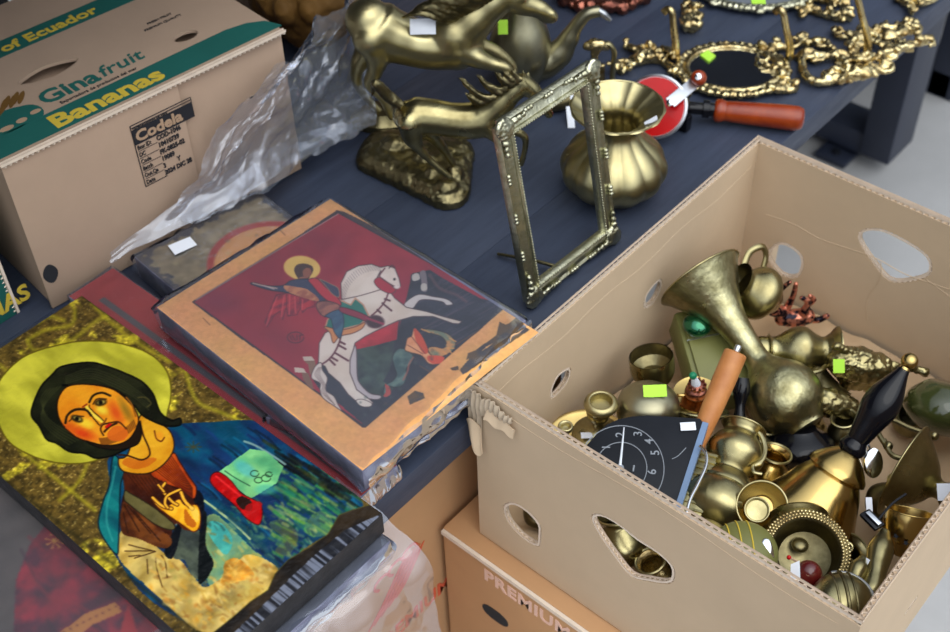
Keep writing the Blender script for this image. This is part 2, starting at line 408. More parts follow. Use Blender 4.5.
# a second table's post behind
t2 = thing('neighbouring_table', 'dark steel leg of the next table standing behind at the far right', 'table', (-0.24, 1.9, 0))
b = MB(); b.box((-0.24, 1.88, 0.345), (0.05, 0.11, 0.69), bevel=0.003); b.box((-0.5, 1.88, 0.03), (0.6, 0.11, 0.06)); b.build('leg', M['steel'], t2)
b = MB(); b.box((-0.5, 2.5, 0.71), (0.9, 1.25, 0.04)); b.build('tabletop', M['table'], t2)

# ================================================================ cartons below
def carton(name, label, x0, x1, y0, y1, z0, z1, m, cat='box', lidgap=None, group=None):
    t = thing(name, label, cat, ((x0 + x1) / 2, (y0 + y1) / 2, z0), group)
    b = MB(); b.box(((x0 + x1) / 2, (y0 + y1) / 2, (z0 + z1) / 2), (x1 - x0, y1 - y0, z1 - z0), bevel=0.004)
    return t, b
t, b = carton('banana_box', 'brown banana carton printed PREMIUM in white under the open box', -0.038, 0.33, -0.02, 0.50, 0.25, 0.507, M['card_warm'])
bo = b.build('body', M['card_warm'], t)
text('PREMIUM BANANAS', 'printed_lettering', hit(484, 578, 1, -0.0204), X, UP, 0.019, M['ink_white'], t, bold=0.0007, spacing=1.08)
for cx, cz, rx, rz in ((0.037, 0.408, 0.019, 0.011), (0.145, 0.385, 0.05, 0.02), (0.27, 0.425, 0.020, 0.012)):
    q = MB(); q.prism([Vector((cx + a, -0.0206, cz + c)) for a, c in oval(0, 0, rx, rz, p=2.4)], Vector((0, 0.0006, 0))); q.build('hand_hole', M['dark'], t)
b = MB(); b.box((0.146, -0.0215, 0.503), (0.364, 0.004, 0.006)); b.build('lid_edge', M['card_edge'], t)
t, b = carton('storage_box', 'plain brown carton on the ground at the bottom of the stack', -0.03, 0.32, -0.01, 0.50, 0.0, 0.248, M['card'])
b.build('body', M['card'], t)
t, b = carton('fruit_box', 'brown fruit carton with orange print pushed under the table edge', -0.40, -0.045, -0.56, 0.20, 0.275, 0.62, M['card_warm'])
b.build('body', M['card_warm'], t)
text('PREMIUM', 'printed_lettering', Vector((-0.0445, -0.135, 0.375)), Y, UP, 0.022, M['ink_orange'], t, bold=0.0006)
# fruit drawing: strokes
b = MB()
for i in range(5):
    p = [Vector((-0.0445, -0.14 + 0.012 * i, 0.43 + 0.004 * i)), Vector((-0.0445, -0.115 + 0.010 * i, 0.452 + 0.002 * i)), Vector((-0.0445, -0.085 + 0.008 * i, 0.487)), Vector((-0.0445, -0.066 + 0.006 * i, 0.508 - 0.002 * i))]
    b.tube(p, [0.0012, 0.0026, 0.0026, 0.001], n=6, flat=0.25, updir=X)
for i in range(3):
    c = Vector((-0.0445, -0.108 + 0.022 * i, 0.495 + 0.004 * i))
    b.tube([c + Vector((0, 0.012 * math.cos(a), 0.010 * math.sin(a))) for a in (0, 1.05, 2.1, 3.14, 4.2)], 0.0022, n=6, flat=0.25, updir=X)
b.build('printed_fruit', M['ink_orange'], t)
t, b = carton('support_box', 'plain brown carton on the ground below the fruit carton', -0.41, -0.05, -0.57, 0.19, 0.0, 0.273, M['card'])
b.build('body', M['card'], t)
# tan carton beyond the far corner of the open box
t, b = carton('small_carton', 'corner of a tan carton showing between table edge and open box', 0.004, 0.022, 0.53, 0.572, 0.0, 0.70, M['card'])
b.build('body', M['card'], t)

# ================================================================ the open box
ob = thing('open_box', 'open brown cardboard box with oval hand holes, heaped with old brassware', 'box', (0.2, 0.25, BOT))
TH = 0.0052
W_, L_ = 0.407, 0.504
holes_near = [oval(0.059, 0.066, 0.026, 0.0145, rot=-0.32, p=2.6),
              [(0.143, 0.163), (0.148, 0.169), (0.162, 0.170), (0.185, 0.164), (0.205, 0.153), (0.225, 0.136 + 0.006), (0.238, 0.133), (0.243, 0.122), (0.240, 0.108), (0.230, 0.0985), (0.205, 0.094), (0.186, 0.0985), (0.175, 0.108), (0.162, 0.126), (0.150, 0.143)],
              oval(0.345, 0.066, 0.026, 0.0145, rot=0.3, p=2.6)]
def wpts(ax, val, al, x0, y0, s_, *ps):
    out = []
    for a, c in ps:
        p = hit(x0 + a / s_, y0 + c / s_, ax, val); out.append(((p.x if al == 0 else p.y), p.z - BOT))
    return [(p.x, p.y) for p in spline([Vector((u, v, 0)) for u, v in out], [0] * len(out), True, 3)[0]]
holes_near[0] = wpts(1, 0, 0, 0, 0, 1, (503, 506), (513, 502), (528, 511), (540, 525), (541, 538), (538, 547), (522, 538), (507, 521))
holes_near[1] = wpts(1, 0, 0, 380, 400, 2.725, (574, 320), (595, 309), (640, 330), (700, 375), (760, 415), (800, 455), (803, 488), (785, 502), (735, 496), (685, 482), (640, 430), (595, 365))
holes_left = [oval(0.305, 0.134, 0.021, 0.0165, p=2.4, rot=0.2), oval(0.138, 0.124, 0.023, 0.0165, rot=0.4, p=2.4)]
holes_far = [oval(0.064, 0.085, 0.026, 0.0235, p=2.6), [(0.148, 0.172), (0.150, 0.185), (0.166, 0.196), (0.196, 0.198), (0.225, 0.188), (0.237, 0.174), (0.236, 0.160), (0.222, 0.142), (0.196, 0.128), (0.180, 0.127), (0.166, 0.138), (0.155, 0.154)]]
holes_far = [wpts(1, 0.504, 0, 460, 130, 1.939, (598, 238), (625, 213), (660, 230), (671, 255), (658, 282), (625, 277)), wpts(1, 0.504, 0, 460, 130, 1.939, (775, 206), (790, 187), (830, 190), (890, 222), (918, 250), (913, 278), (870, 291), (835, 288), (805, 255))]
holes_left = [wpts(0, 0.0053, 1, 540, 240, 3.95, (476, 152), (482, 180), (452, 245), (412, 272), (414, 225), (445, 178)), wpts(0, 0.0053, 1, 540, 240, 3.95, (118, 502), (117, 545), (78, 602), (44, 628), (41, 590), (72, 530))]
for h_ in holes_near + holes_far + holes_left:
    a_ = sum(h_[i - 1][0] * h_[i][1] - h_[i][0] * h_[i - 1][1] for i in range(len(h_)))
    if a_ < 0: h_.reverse()
holes_right = [oval(0.163, 0.07, 0.014, 0.0045, p=2.2), oval(0.36, 0.07, 0.022, 0.015, p=2.2)]
H_ = RIM - BOT - 0.003
def wall(nm, og, xd, length, holes, inn):
    # xd along the wall; board grows towards -zd, zd = xd x UP
    zd = xd.cross(UP)
    w = panel([(0, 0), (length, 0), (length, H_), (0, H_)], holes, og, xd, UP, TH, M['card'], 'wall', ob)
    e = MB()
    corr(e, [og + xd * 0 + UP * (H_ + 0.003), og + xd * length + UP * (H_ + 0.003)], -UP, -zd, TH)
    for hl in holes:
        pts = [og + xd * a + UP * c for a, c in hl]; ctr = sum(pts, Vector()) / len(pts)
        # ring of flutes just inside the cut
        pin = [p + (ctr - p).normalized() * 0.0014 for p in pts]
        dirs = [((pts[i] + pts[(i + 1) % len(pts)]) / 2 - ctr).normalized() for i in range(len(pts))] + [Vector((0, 0, 1))]
        corr(e, pin, dirs, -zd, TH, wl=0.0065, rise=0.0022, closed=True)
    e.build('corrugated_edge', M['card_edge'], w, flat=True)
    return w
wn = wall('n', Vector((0, 0, BOT)), X, W_, holes_near, None)                       # near
wall('r', Vector((W_ - 0.0003, 0.001, BOT)), Y, L_ - 0.002, holes_right, None)                            # right
wf = wall('f', Vector((W_, L_, BOT)), -X, W_, [[(W_ - a, c) for a, c in h][::-1] for h in holes_far], None)
wl_ = wall('l', Vector((0.0003, L_ - 0.001, BOT)), -Y, L_ - 0.002, [[(L_ - 0.001 - a, c) for a, c in h][::-1] for h in holes_left], None)
b = MB(); b.box((W_ / 2, L_ / 2, BOT + 0.002), (W_ - 0.011, L_ - 0.011, 0.004)); b.build('bottom', M['card_in'], ob)
b = MB()
def crease(p, r=0.0005): b.tube(p, r, n=6)
crease([Vector((0.0053, 0.02 + 0.47 * i / 12, 0.716 + 0.003 * math.sin(i * 1.7))) for i in range(13)])
crease([Vector((0.03 + 0.36 * i / 10, L_ - 0.0053, 0.652 + 0.020 * i / 10 + 0.003 * math.sin(i * 2.1))) for i in range(11)])
crease([Vector((0.18 + 0.004 * math.sin(i), L_ - 0.0053, 0.66 - 0.013 * i)) for i in range(8)])
crease([Vector((0.235, L_ - 0.0053, 0.665)), Vector((0.30, L_ - 0.0053, 0.655)), Vector((0.39, L_ - 0.0053, 0.69))])
crease([Vector((0.02 + 0.37 * i / 10, -0.0001, 0.735 - 0.004 * math.sin(i * 0.9))) for i in range(11)], 0.0004)
b.build('crease', M['card'], ob)
# torn corner at the near left
b = MB()
def torn(u, v):
    x = -0.002 + 0.052 * u; z = 0.742 - (0.030 - 0.022 * u) * v - 0.004 * math.sin(9 * u)
    return Vector((x, -0.0026 - 0.0012 * (1 + math.sin(2 * math.pi * x / 0.0058)) - 0.002 * math.sin(3.1 * v), z))
b.grid(torn, 60, 8)
def torn2(u, v):
    y = 0.002 + 0.012 * u
    x = -0.0025 + 0.016 * u - 0.002; z = 0.744 - 0.052 * v - 0.01 * u * v
    return Vector((x, -0.0026 - 0.0012 * (1 + math.sin(2 * math.pi * x / 0.0055)), z))
b.grid(torn2, 24, 10)
b.build('torn_corrugation', M['card_torn'], ob, solid=0.0006)
b = MB()
b.grid(lambda u, v: Vector((-0.0045 + 0.016 * u * (1 - 0.3 * v) + 0.010 * v, -0.0075 - 0.005 * v * math.sin(2.2 * v) - 0.002 * math.sin(5 * u), 0.702 - 0.034 * v + 0.006 * math.sin(4 * u + 2 * v))), 10, 10)
b.grid(lambda u, v: Vector((0.020 + 0.034 * u, -0.0045 - 0.006 * v * (1 - 0.5 * u), 0.731 - 0.010 * v - 0.004 * u + 0.002 * math.sin(12 * u))), 10, 6)
b.build('torn_flap', M['card'], ob, solid=0.0012)

# ================================================================ Ginafruit carton on the table, upper left
AX = at(283, 30, TZ + 0.198) - at(0, 165, TZ + 0.198); AX.z = 0; AX.normalize()           # along the front, to the right
AB_ = Vector((-AX.y, AX.x, 0))                            # backwards
G0 = at(0, 165, TZ + 0.198); GL = (at(283, 30, TZ + 0.198) - G0).length; G0.z = 0; GD = 0.28; GH = 0.198
gb = thing('banana_carton', 'lidded banana carton with green band reading Bananas, at the top left', 'box', (G0.x, G0.y, TZ))
def gp(a, d, z): return G0 + AX * a + AB_ * d + UP * z
b = MB(); c = gp(GL / 2, GD / 2 + 0.007, TZ + 0.0895)
b.box(c, (GL - 0.006, GD - 0.012, 0.178), (AX, AB_, UP), bevel=0.003); b.build('body', M['card_old'], gb)
# lid: front and side skirts (front shows a short overlapping flap line) and the top with its holes
lid_top = TZ + GH
hl = [oval(0.118, 0.115, 0.036, 0.013, rot=-0.03, p=1.5), oval(0.262, 0.068, 0.015, 0.0095), oval(0.03, 0.052, 0.014, 0.009)]
lid = panel([(0, 0), (GL, 0), (GL, GD), (0, GD)], hl, gp(0, 0, lid_top), AX, AB_, 0.004, M['card_old'], 'lid', gb)
e = MB(); corr(e, [gp(-0.001, -0.0042, lid_top - 0.001), gp(GL + 0.001, -0.0042, lid_top - 0.001)], -UP, AB_ * 1.0, 0.005, wl=0.006)
e.build('corrugated_edge', M['card_edge'], lid, flat=True)
# front skirts
b = MB()
b.prism([gp(0, 0.0, TZ + 0.002), gp(0.205, 0.0, TZ + 0.002), gp(0.205, 0, lid_top - 0.0045), gp(0, 0, lid_top - 0.0045)], AB_ * 0.004)
b.prism([gp(0.2065, 0.0055, TZ + 0.002), gp(GL, 0.0055, TZ + 0.002), gp(GL, 0.0055, lid_top - 0.0045), gp(0.2065, 0.0055, lid_top - 0.0045)], AB_ * 0.004)
b.build('front_flap', M['card_old'], gb, bevel=0.0006)
q = MB(); q.prism([gp(0.0105 + a, -0.0006, TZ + 0.047 + c_) for a, c_ in oval(0, 0, 0.0085, 0.0125, p=1.7)], AB_ * 0.0006); q.build('hand_hole', M['dark'], gb)
e = MB(); corr(e, [gp(0.016 + a, -0.0030, TZ + 0.034 + c_) for a, c_ in oval(0, 0, 0.0125, 0.0165, n=16)], [Vector((0, 0, 0.0))] * 17, AB_, 0.003, wl=0.005, rise=0.001, closed=True)
# printing on the lid
LT = lid_top + 0.0002
b = MB()
poly = [(-0.0, 0.008), (-0.0, 0.044), (0.05, 0.0445), (0.18, 0.045), (0.30, 0.046), (0.325, 0.041), (0.343, 0.030), (0.350, 0.012), (0.350, 0.008)]
b.prism([gp(a, d, LT) for a, d in poly], UP * 0.0003)
b.prism([gp(a, d, LT) for a, d in [(0.0, 0.176), (0.0, 0.208), (GL, 0.208), (GL, 0.176)]], UP * 0.0003)
b.build('printed_band', M['ink_green'], lid, flat=True)
text('Bananas', 'printed_lettering', gp(0.070, 0.014, LT + 0.0003), AX, AB_, 0.0235, M['ink_yellow'], lid, bold=0.0011, xscale=1.22)
b1 = text('Gina', None, gp(0.083, 0.060, LT), AX, AB_, 0.024, None, bold=0.0009, xscale=1.05)
b2 = text('fruit', None, gp(0.153, 0.062, LT), (AX + AB_ * 0.02), (AB_ + AX * 0.2), 0.021, None, bold=0.0003, xscale=1.05)
b1.add(b2.v, b2.f); b1.build('printed_lettering', M['ink_green'], lid, flat=True, recalc=False)
text('Product of Ecuador', 'printed_lettering', gp(0.006, 0.183, LT + 0.0003), AX, AB_, 0.0165, M['ink_yellow'], lid, bold=0.0006, xscale=1.15)
text('Exportadora de productos del mar', 'printed_lettering', gp(0.096, 0.0495, LT), AX, AB_, 0.0048, M['ink_black'], lid, xscale=0.95)
text('PREMIUM QUALITY', 'printed_lettering', gp(0.235, 0.108, LT), AX, AB_, 0.004, M['ink_black'], lid)
text('FRESH FRUIT', 'printed_lettering', gp(0.245, 0.118, LT), AX, AB_, 0.004, M['ink_black'], lid)
# printed picture: a hatted picker leaning over a bunch
b = MB()
def disc(b, a, d, ra, rd, z=0.0, mi=0, rot=0): b.prism([gp(a + x, d + y, LT + z) for x, y in oval(0, 0, ra, rd, n=18, rot=rot)], UP * 0.0003, mi)
disc(b, 0.040, 0.062, 0.034, 0.020); disc(b, 0.008, 0.080, 0.022, 0.022, 0.00005); disc(b, 0.012, 0.100, 0.014, 0.010, 0.0001); disc(b, 0.062, 0.058, 0.016, 0.018, 0.00015)
for i in range(6): disc(b, 0.012 + 0.006 * i, 0.074 + 0.004 * (i % 3), 0.010, 0.0045, 0.0004 + i * 0.00004, 1, 0.5)
for i in range(5): disc(b, 0.052 + 0.005 * i, 0.090 + 0.003 * (i % 2), 0.012, 0.003, 0.0003 + i * 0.00004, 1, 0.9)
disc(b, 0.052, 0.052, 0.006, 0.004, 0.0005, 2); disc(b, 0.070, 0.056, 0.006, 0.0035, 0.0005, 2); disc(b, 0.034, 0.050, 0.008, 0.004, 0.0005, 2)
b.build('printed_picture', [M['ink_green'], M['yellow_bag'], M['ink_tan']], lid, flat=True)
# stamp on the front
def fpnt(px, py): return hitp(px, py, gp(0, -0.0002, 0), AB_)
s0 = fpnt(144, 195); s1 = fpnt(129, 124); s2 = fpnt(190, 97)
sx = AX; sz = UP; w_ = (s2 - s1).dot(AX); hgt = s2.z - fpnt(203, 168).z
S0 = s1 - UP * 0.0; top = s2.z
def sp(a, z): return Vector((s1.x, s1.y, 0)) + AX * a + UP * z - AB_ * 0.0003
H1 = top; w_ = max(w_, 0.05)
b = MB()
b.prism([sp(0, H1 - 0.025), sp(w_, H1 - 0.025), sp(w_, H1 - 0.006), sp(0, H1 - 0.006)], -AB_ * 0.0003)
for (a0, z0, a1, z1) in ((0, H1 - 0.0032, w_, H1 - 0.0032), (0, H1, w_, H1), (0, H1, 0, H1 - 0.080), (0, H1 - 0.080, 0.028, H1 - 0.080), (w_, H1, w_, H1 - 0.025)):
    p0, p1 = sp(a0, z0), sp(a1, z1); d = (p1 - p0).normalized(); nn = d.cross(AB_) * 0.0005
    b.prism([p0 - nn, p1 - nn, p1 + nn, p0 + nn], -AB_ * 0.0003)
for i in range(6):
    z = H1 - 0.033 - i * 0.0092; p0, p1 = sp(0.002, z - 0.0012), sp(0.026, z - 0.0012)
    b.prism([p0, p1, p1 + UP * 0.0006, p0 + UP * 0.0006], -AB_ * 0.0003)
b.build('stamp', M['ink_black'], gb, flat=True)
text('Codela', 'stamp_lettering', sp(0.003, H1 - 0.0215) - AB_ * 0.0004, AX, UP, 0.0125, M['ink_tan'], gb, bold=0.0006, xscale=(w_ - 0.006) / 0.062)
b1 = text('COMERCIALIZADORA DEL AGRO', None, sp(0.002, H1 - 0.0058), AX, UP, 0.0020, None, xscale=1.0); b3 = MB()
for i, (l, r) in enumerate((('Box ID:', 'COD-1046'), ('DC', '10410739'), ('Code', 'FK-0825-02'), ('Batch', '19089'), ('Out.Qa', '3        Y'), ('Date', '2024 DIC 28'))):
    z = H1 - 0.032 - i * 0.0092
    q = text(l, None, sp(0.002, z), AX, UP, 0.0052, None, bold=0.0001, xscale=0.75); b1.add(q.v, q.f)
    q = text(r, None, sp(0.026, z), AX, UP, 0.0058, None, bold=0.0003, xscale=0.80); b3.add(q.v, q.f)
b1.build('stamp_lettering', M['ink_black'], gb, flat=True, recalc=False); b3.build('stamp_code', M['ink_black'], gb, flat=True, recalc=False)
# neighbouring green carton at the left frame edge
t = thing('banana_carton', 'green printed banana carton partly cut off at the left edge', 'box', (-0.52, -0.30, TZ))
N0 = Vector((-0.492, -0.205, 0))
b = MB(); b.box((-0.66, -0.345, TZ + 0.085), (0.345, 0.29, 0.170), bevel=0.002); b.build('body', M['ink_green'], t)
e = MB(); corr(e, [Vector((-0.486, -0.2, TZ + 0.172)), Vector((-0.486, -0.2, TZ + 0.002))], Vector((0, -1, 0)), X * -1, 0.005, wl=0.006)
e.build('corrugated_edge', M['card_edge'], t, flat=True)
text('BANANAS', 'printed_lettering', Vector((-0.4868, -0.31, TZ + 0.012)), Y, UP, 0.02, M['ink_yellow'], t, bold=0.0008)
# backdrop cartons and bags behind the horses
t, b = carton('backing_carton', 'brown carton standing behind the large brass horse', -0.94, -0.64, 0.38, 0.80, TZ, TZ + 0.20, M['card_old'])
b.build('body', M['card_old'], t)
# ================================================================ painted icons
rng = np.random.default_rng(5)
def vnoise(u, v, su, sv, seed, oct=3):
    """smooth value noise on metre coordinates, su/sv cells per metre"""
    out = np.zeros_like(u); amp = 1.0; tot = 0
    g = np.random.default_rng(seed)
    for k in range(oct):
        G = g.random((64, 64))
        x = (u * su * 2 ** k + 17.3) % 64; y = (v * sv * 2 ** k + 5.7) % 64
        xi = x.astype(int); yi = y.astype(int); fx = x - xi; fy = y - yi
        fx = fx * fx * (3 - 2 * fx); fy = fy * fy * (3 - 2 * fy); x1 = (xi + 1) % 64; y1 = (yi + 1) % 64
        out += amp * ((G[xi, yi] * (1 - fx) + G[x1, yi] * fx) * (1 - fy) + (G[xi, y1] * (1 - fx) + G[x1, y1] * fx) * fy)
        tot += amp; amp *= 0.55
    return out / tot
def cr(pts, closed=True, sub=6):
    pts = [Vector((a, b, 0)) for a, b in pts]
    P, _ = spline(pts, [0] * len(pts), closed, sub); return [(p.x, p.y) for p in P]
def Z(x0, y0, s, *pts): return [(x0 + a / s, y0 + b / s) for a, b in pts]
class Canvas:
    gamma = 1.0
    """a painting on a board: colours laid on a fine mesh, drawn in the photo's coordinates mapped onto the board's own plane"""
    def __init__(s, og, ud, vd, su, sv, res):
        s.og, s.ud, s.vd, s.su, s.sv = Vector(og), Vector(ud), Vector(vd), su, sv
        s.nu, s.nv = int(su / res), int(sv / res)
        U, V = np.meshgrid(np.linspace(0, su, s.nu + 1), np.linspace(0, sv, s.nv + 1)); s.U, s.V = U, V
        P = np.array(s.og)[None, None, :] + U[..., None] * np.array(s.ud) + V[..., None] * np.array(s.vd)
        d = (P - np.array(CAM)) @ np.array(ROT)
        s.X = CX + F_PX * d[..., 0] / -d[..., 2]; s.Y = CY - F_PX * d[..., 1] / -d[..., 2]
        s.c = np.zeros(U.shape + (3,))
    def n(s, su, sv, seed, oct=3): return vnoise(s.U, s.V, su, sv, seed, oct)
    def mask(s, pts):
        x, y = s.X, s.Y; m = np.zeros(x.shape, bool); k = len(pts)
        xs = [p[0] for p in pts]; ys = [p[1] for p in pts]
        bb = (x >= min(xs)) & (x <= max(xs)) & (y >= min(ys)) & (y <= max(ys)); X_, Y_ = x[bb], y[bb]; r = np.zeros(X_.shape, bool)
        for i in range(k):
            x0, y0 = pts[i - 1]; x1, y1 = pts[i]
            if y0 == y1: continue
            cnd = ((y0 > Y_) != (y1 > Y_)) & (X_ < (x1 - x0) * (Y_ - y0) / (y1 - y0) + x0); r ^= cnd
        m[bb] = r; return m.astype(float)
    def put(s, m, col, alpha=1.0):
        col = np.array(col, float) / 255 if np.ndim(col) == 1 or isinstance(col, (tuple, list)) else col
        a = (m * alpha)[..., None]; s.c = s.c * (1 - a) + col * a
    def poly(s, pts, col, alpha=1.0, smooth=True, clip=None, var=0.0, seed=1, streak=(120, 120), col2=None, edge=None, ew=0.8):
        pts = cr(pts) if smooth else pts
        m = s.mask(pts)
        if clip is not None: m = m * clip
        if col2 is not None:
            t = np.clip((s.n(*streak, seed) - 0.5) * 3.2 + 0.5, 0, 1)[..., None]
            s.put(m, (np.array(col) * (1 - t) + np.array(col2) * t) / 255, alpha)
        else: s.put(m, col, alpha)
        if var:
            t = 1 + (s.n(*streak, seed + 3) - 0.5) * 2 * var; s.c = s.c * (1 + (t[..., None] - 1) * m[..., None])
        if edge is not None: s.stroke(pts + [pts[0]], ew, edge, smooth=False)
        return m
    def dist(s, pts):
        x, y = s.X, s.Y; D = np.full(x.shape, 1e9)
        for i in range(len(pts) - 1):
            (x0, y0), (x1, y1) = pts[i], pts[i + 1]; pad = 14
            bb = (x > min(x0, x1) - pad) & (x < max(x0, x1) + pad) & (y > min(y0, y1) - pad) & (y < max(y0, y1) + pad)
            dx, dy = x1 - x0, y1 - y0; L = dx * dx + dy * dy + 1e-9
            t = np.clip(((x[bb] - x0) * dx + (y[bb] - y0) * dy) / L, 0, 1)
            D[bb] = np.minimum(D[bb], np.hypot(x[bb] - x0 - t * dx, y[bb] - y0 - t * dy))
        return D
    def stroke(s, pts, w, col, alpha=1.0, smooth=True, clip=None, soft=0.6):
        if smooth and len(pts) > 2: pts = cr(pts, False)
        m = np.clip((w / 2 + soft / 2 - s.dist(pts)) / soft, 0, 1)
        if clip is not None: m = m * clip
        s.put(m, col, alpha)
    def blob(s, x, y, r, col, alpha=1.0, ry=None, rot=0.0, clip=None, soft=0.5):
        dx, dy = s.X - x, s.Y - y; a = dx * math.cos(rot) + dy * math.sin(rot); b = -dx * math.sin(rot) + dy * math.cos(rot)
        q = np.sqrt((a / r) ** 2 + (b / (ry or r)) ** 2); m = np.clip((1 - q) / soft, 0, 1)
        if clip is not None: m = m * clip
        s.put(m, col, alpha)
    def build(s, name, m, parent, hfun=None, gain=1.0):
        c = s.c.copy(); k = c.copy(); k[1:-1, 1:-1] = (c[1:-1, 1:-1] * 4 + c[:-2, 1:-1] + c[2:, 1:-1] + c[1:-1, :-2] + c[1:-1, 2:]) / 8
        k = np.clip(k * gain, 0, 1) ** s.gamma; lin = np.where(k <= 0.04045, k / 12.92, ((k + 0.055) / 1.055) ** 2.4)
        org = np.array(parent_loc(parent)); h = hfun(s.U, s.V) if hfun is not None else np.zeros(s.U.shape)
        nz = np.array(s.ud.cross(s.vd)); nz = nz if nz[2] > 0 else -nz
        P = np.array(s.og) + s.U[..., None] * np.array(s.ud) + s.V[..., None] * np.array(s.vd) + h[..., None] * nz - org
        ny, nx = s.U.shape; idx = np.arange(nx * ny).reshape(ny, nx)
        q = np.stack([idx[:-1, :-1], idx[:-1, 1:], idx[1:, 1:], idx[1:, :-1]], -1).reshape(-1, 4)
        if s.ud.cross(s.vd).z < 0: q = q[:, ::-1]
        me = bpy.data.meshes.new(name); me.vertices.add(nx * ny); me.vertices.foreach_set('co', P.reshape(-1))
        me.loops.add(q.size); me.polygons.add(len(q)); me.loops.foreach_set('vertex_index', q.reshape(-1).astype(np.int32))
        me.polygons.foreach_set('loop_start', (np.arange(len(q)) * 4).astype(np.int32)); me.polygons.foreach_set('loop_total', np.full(len(q), 4, np.int32))
        me.update(calc_edges=True); me.polygons.foreach_set('use_smooth', [True] * len(q))
        ca = me.color_attributes.new('paint', 'FLOAT_COLOR', 'POINT')
        ca.data.foreach_set('color', np.concatenate([lin.reshape(-1, 3), np.ones((nx * ny, 1))], 1).reshape(-1).astype(np.float32))
        me.materials.append(m); o = bpy.data.objects.new(name, me); C.objects.link(o); o.parent = parent; return o
def paint_mat(name, rough=0.35, coat=0.4, bump=0.2, bs=220):
    m = mat(name, (0.5, 0.5, 0.5), rough, coat=coat, bump=bump, bscale=bs); n = m.node_tree
    a = n.nodes.new('ShaderNodeVertexColor'); a.layer_name = 'paint'
    n.links.new(a.outputs['Color'], n.nodes['Principled BSDF'].inputs['Base Color']); return m
M['paint_gloss'] = paint_mat('varnished_paint', 0.36, 0.0, 0.25)
M['paint_gloss'].node_tree.nodes['Principled BSDF'].inputs['Specular IOR Level'].default_value = 0.22
M['paint'] = paint_mat('tempera_paint', 0.6, 0.0, 0.15)

def board(name, label, corners, z0, z1, group=None, em='sheen_edge'):
    """wooden icon board: corners are plan points (x, y)"""
    cx = sum(c[0] for c in corners) / 4; cy = sum(c[1] for c in corners) / 4
    t = thing(name, label, 'icon', (cx, cy, z0), group)
    b = MB(); b.prism([Vector((x, y, z0)) for x, y in corners], UP * (z1 - z0)); b.build('board', M[em], t, bevel=0.0015); return t

# ---- icon of the bearded haloed man (unwrapped, varnished)
JZ0, JZ = 0.7185, 0.745
jx0, jx1, jy0, jy1 = -0.398, 0.037, -0.356, -0.1635
tj = board('painted_icon', 'unwrapped varnished icon of a bearded haloed man holding a green book', [(jx0, jy0), (jx1, jy0), (jx1, jy1), (jx0, jy1)], JZ0, JZ, em='board_edge')
cv = Canvas((jx0 + 0.0005, jy0 + 0.0005, JZ + 0.0004), X, Y, jx1 - jx0 - 0.001, jy1 - jy0 - 0.001, 0.00068)
N = cv.n
t = np.clip((N(40, 40, 3, 4) - 0.60) * 12, 0, 1)[..., None]; t2 = N(260, 260, 4, 2)[..., None]
cv.c = (np.array([176, 160, 52]) * t + np.array([98, 80, 38]) * (1 - t)) / 255 * (0.60 + 0.80 * t2)
cv.c += (np.clip((N(500, 500, 8, 2) - 0.66) * 6, 0, 1) * 0.28)[..., None] * np.array([0.9, 0.85, 0.6])
J0 = lambda *p: Z(0, 280, 4.683, *p); J1 = lambda *p: Z(20, 350, 5.27, *p); J2 = lambda *p: Z(90, 410, 5.27, *p)
J3 = lambda *p: Z(230, 410, 5.27, *p); J4 = lambda *p: Z(90, 510, 5.18, *p); J5 = lambda *p: Z(190, 510, 5.18, *p)
# yellow veins in the gold leaf
for pl in (J0((130, 280), (210, 235), (330, 210), (350, 150), (340, 120)), J0((130, 290), (170, 330), (300, 300), (380, 250), (440, 200), (500, 170)), J0((0, 400), (30, 430), (10, 470)),
           J0((430, 110), (520, 200), (570, 230)), J0((180, 200), (230, 170), (300, 190)), J0((560, 240), (640, 290), (700, 330), (790, 380)), [(185, 370), (196, 400), (215, 410), (240, 420)], [(20, 450), (45, 470), (70, 490), (95, 510)], [(60, 500), (80, 480), (90, 455)]):
    cv.stroke(pl, 4.0, (188, 178, 48), 0.55, soft=3.5)
halo = cr([(-6, 405), (0, 380), (22, 358), (50, 347), (84, 341), (118, 343), (148, 353), (166, 370), (171, 390), (168, 410), (160, 430), (120, 450), (90, 462), (60, 463), (30, 455), (6, 438)])
cv.poly(halo, (204, 196, 72), smooth=False, col2=(172, 166, 54), streak=(20, 60), seed=9, var=0.08, edge=(110, 96, 24), ew=1.4)
# right garment (dark blue mantle) and everything under the head
W_all = cv.poly([(160, 432), (178, 424), (215, 422), (240, 420), (262, 424), (300, 452), (340, 480), (363, 503), (352, 512), (330, 532), (300, 552), (272, 580), (250, 606), (214, 632), (150, 600), (118, 560), (112, 545), (118, 520), (108, 470), (112, 455), (140, 440)], (22, 54, 92), col2=(12, 84, 110), streak=(30, 80), seed=11, var=0.25)
for i in range(70):
    a = rnd.uniform(175, 340); b_ = rnd.uniform(425, 560); L = rnd.uniform(8, 30)
    cl = rnd.choice([(20, 30, 70), (10, 26, 46), (24, 120, 150), (40, 70, 130), (10, 20, 30), (18, 70, 84)])
    cv.stroke([(a, b_), (a + L * 0.6, b_ + L * 0.4), (a + L, b_ + L * 0.85)], rnd.uniform(1, 3), cl, 0.5, clip=W_all, soft=1.5)
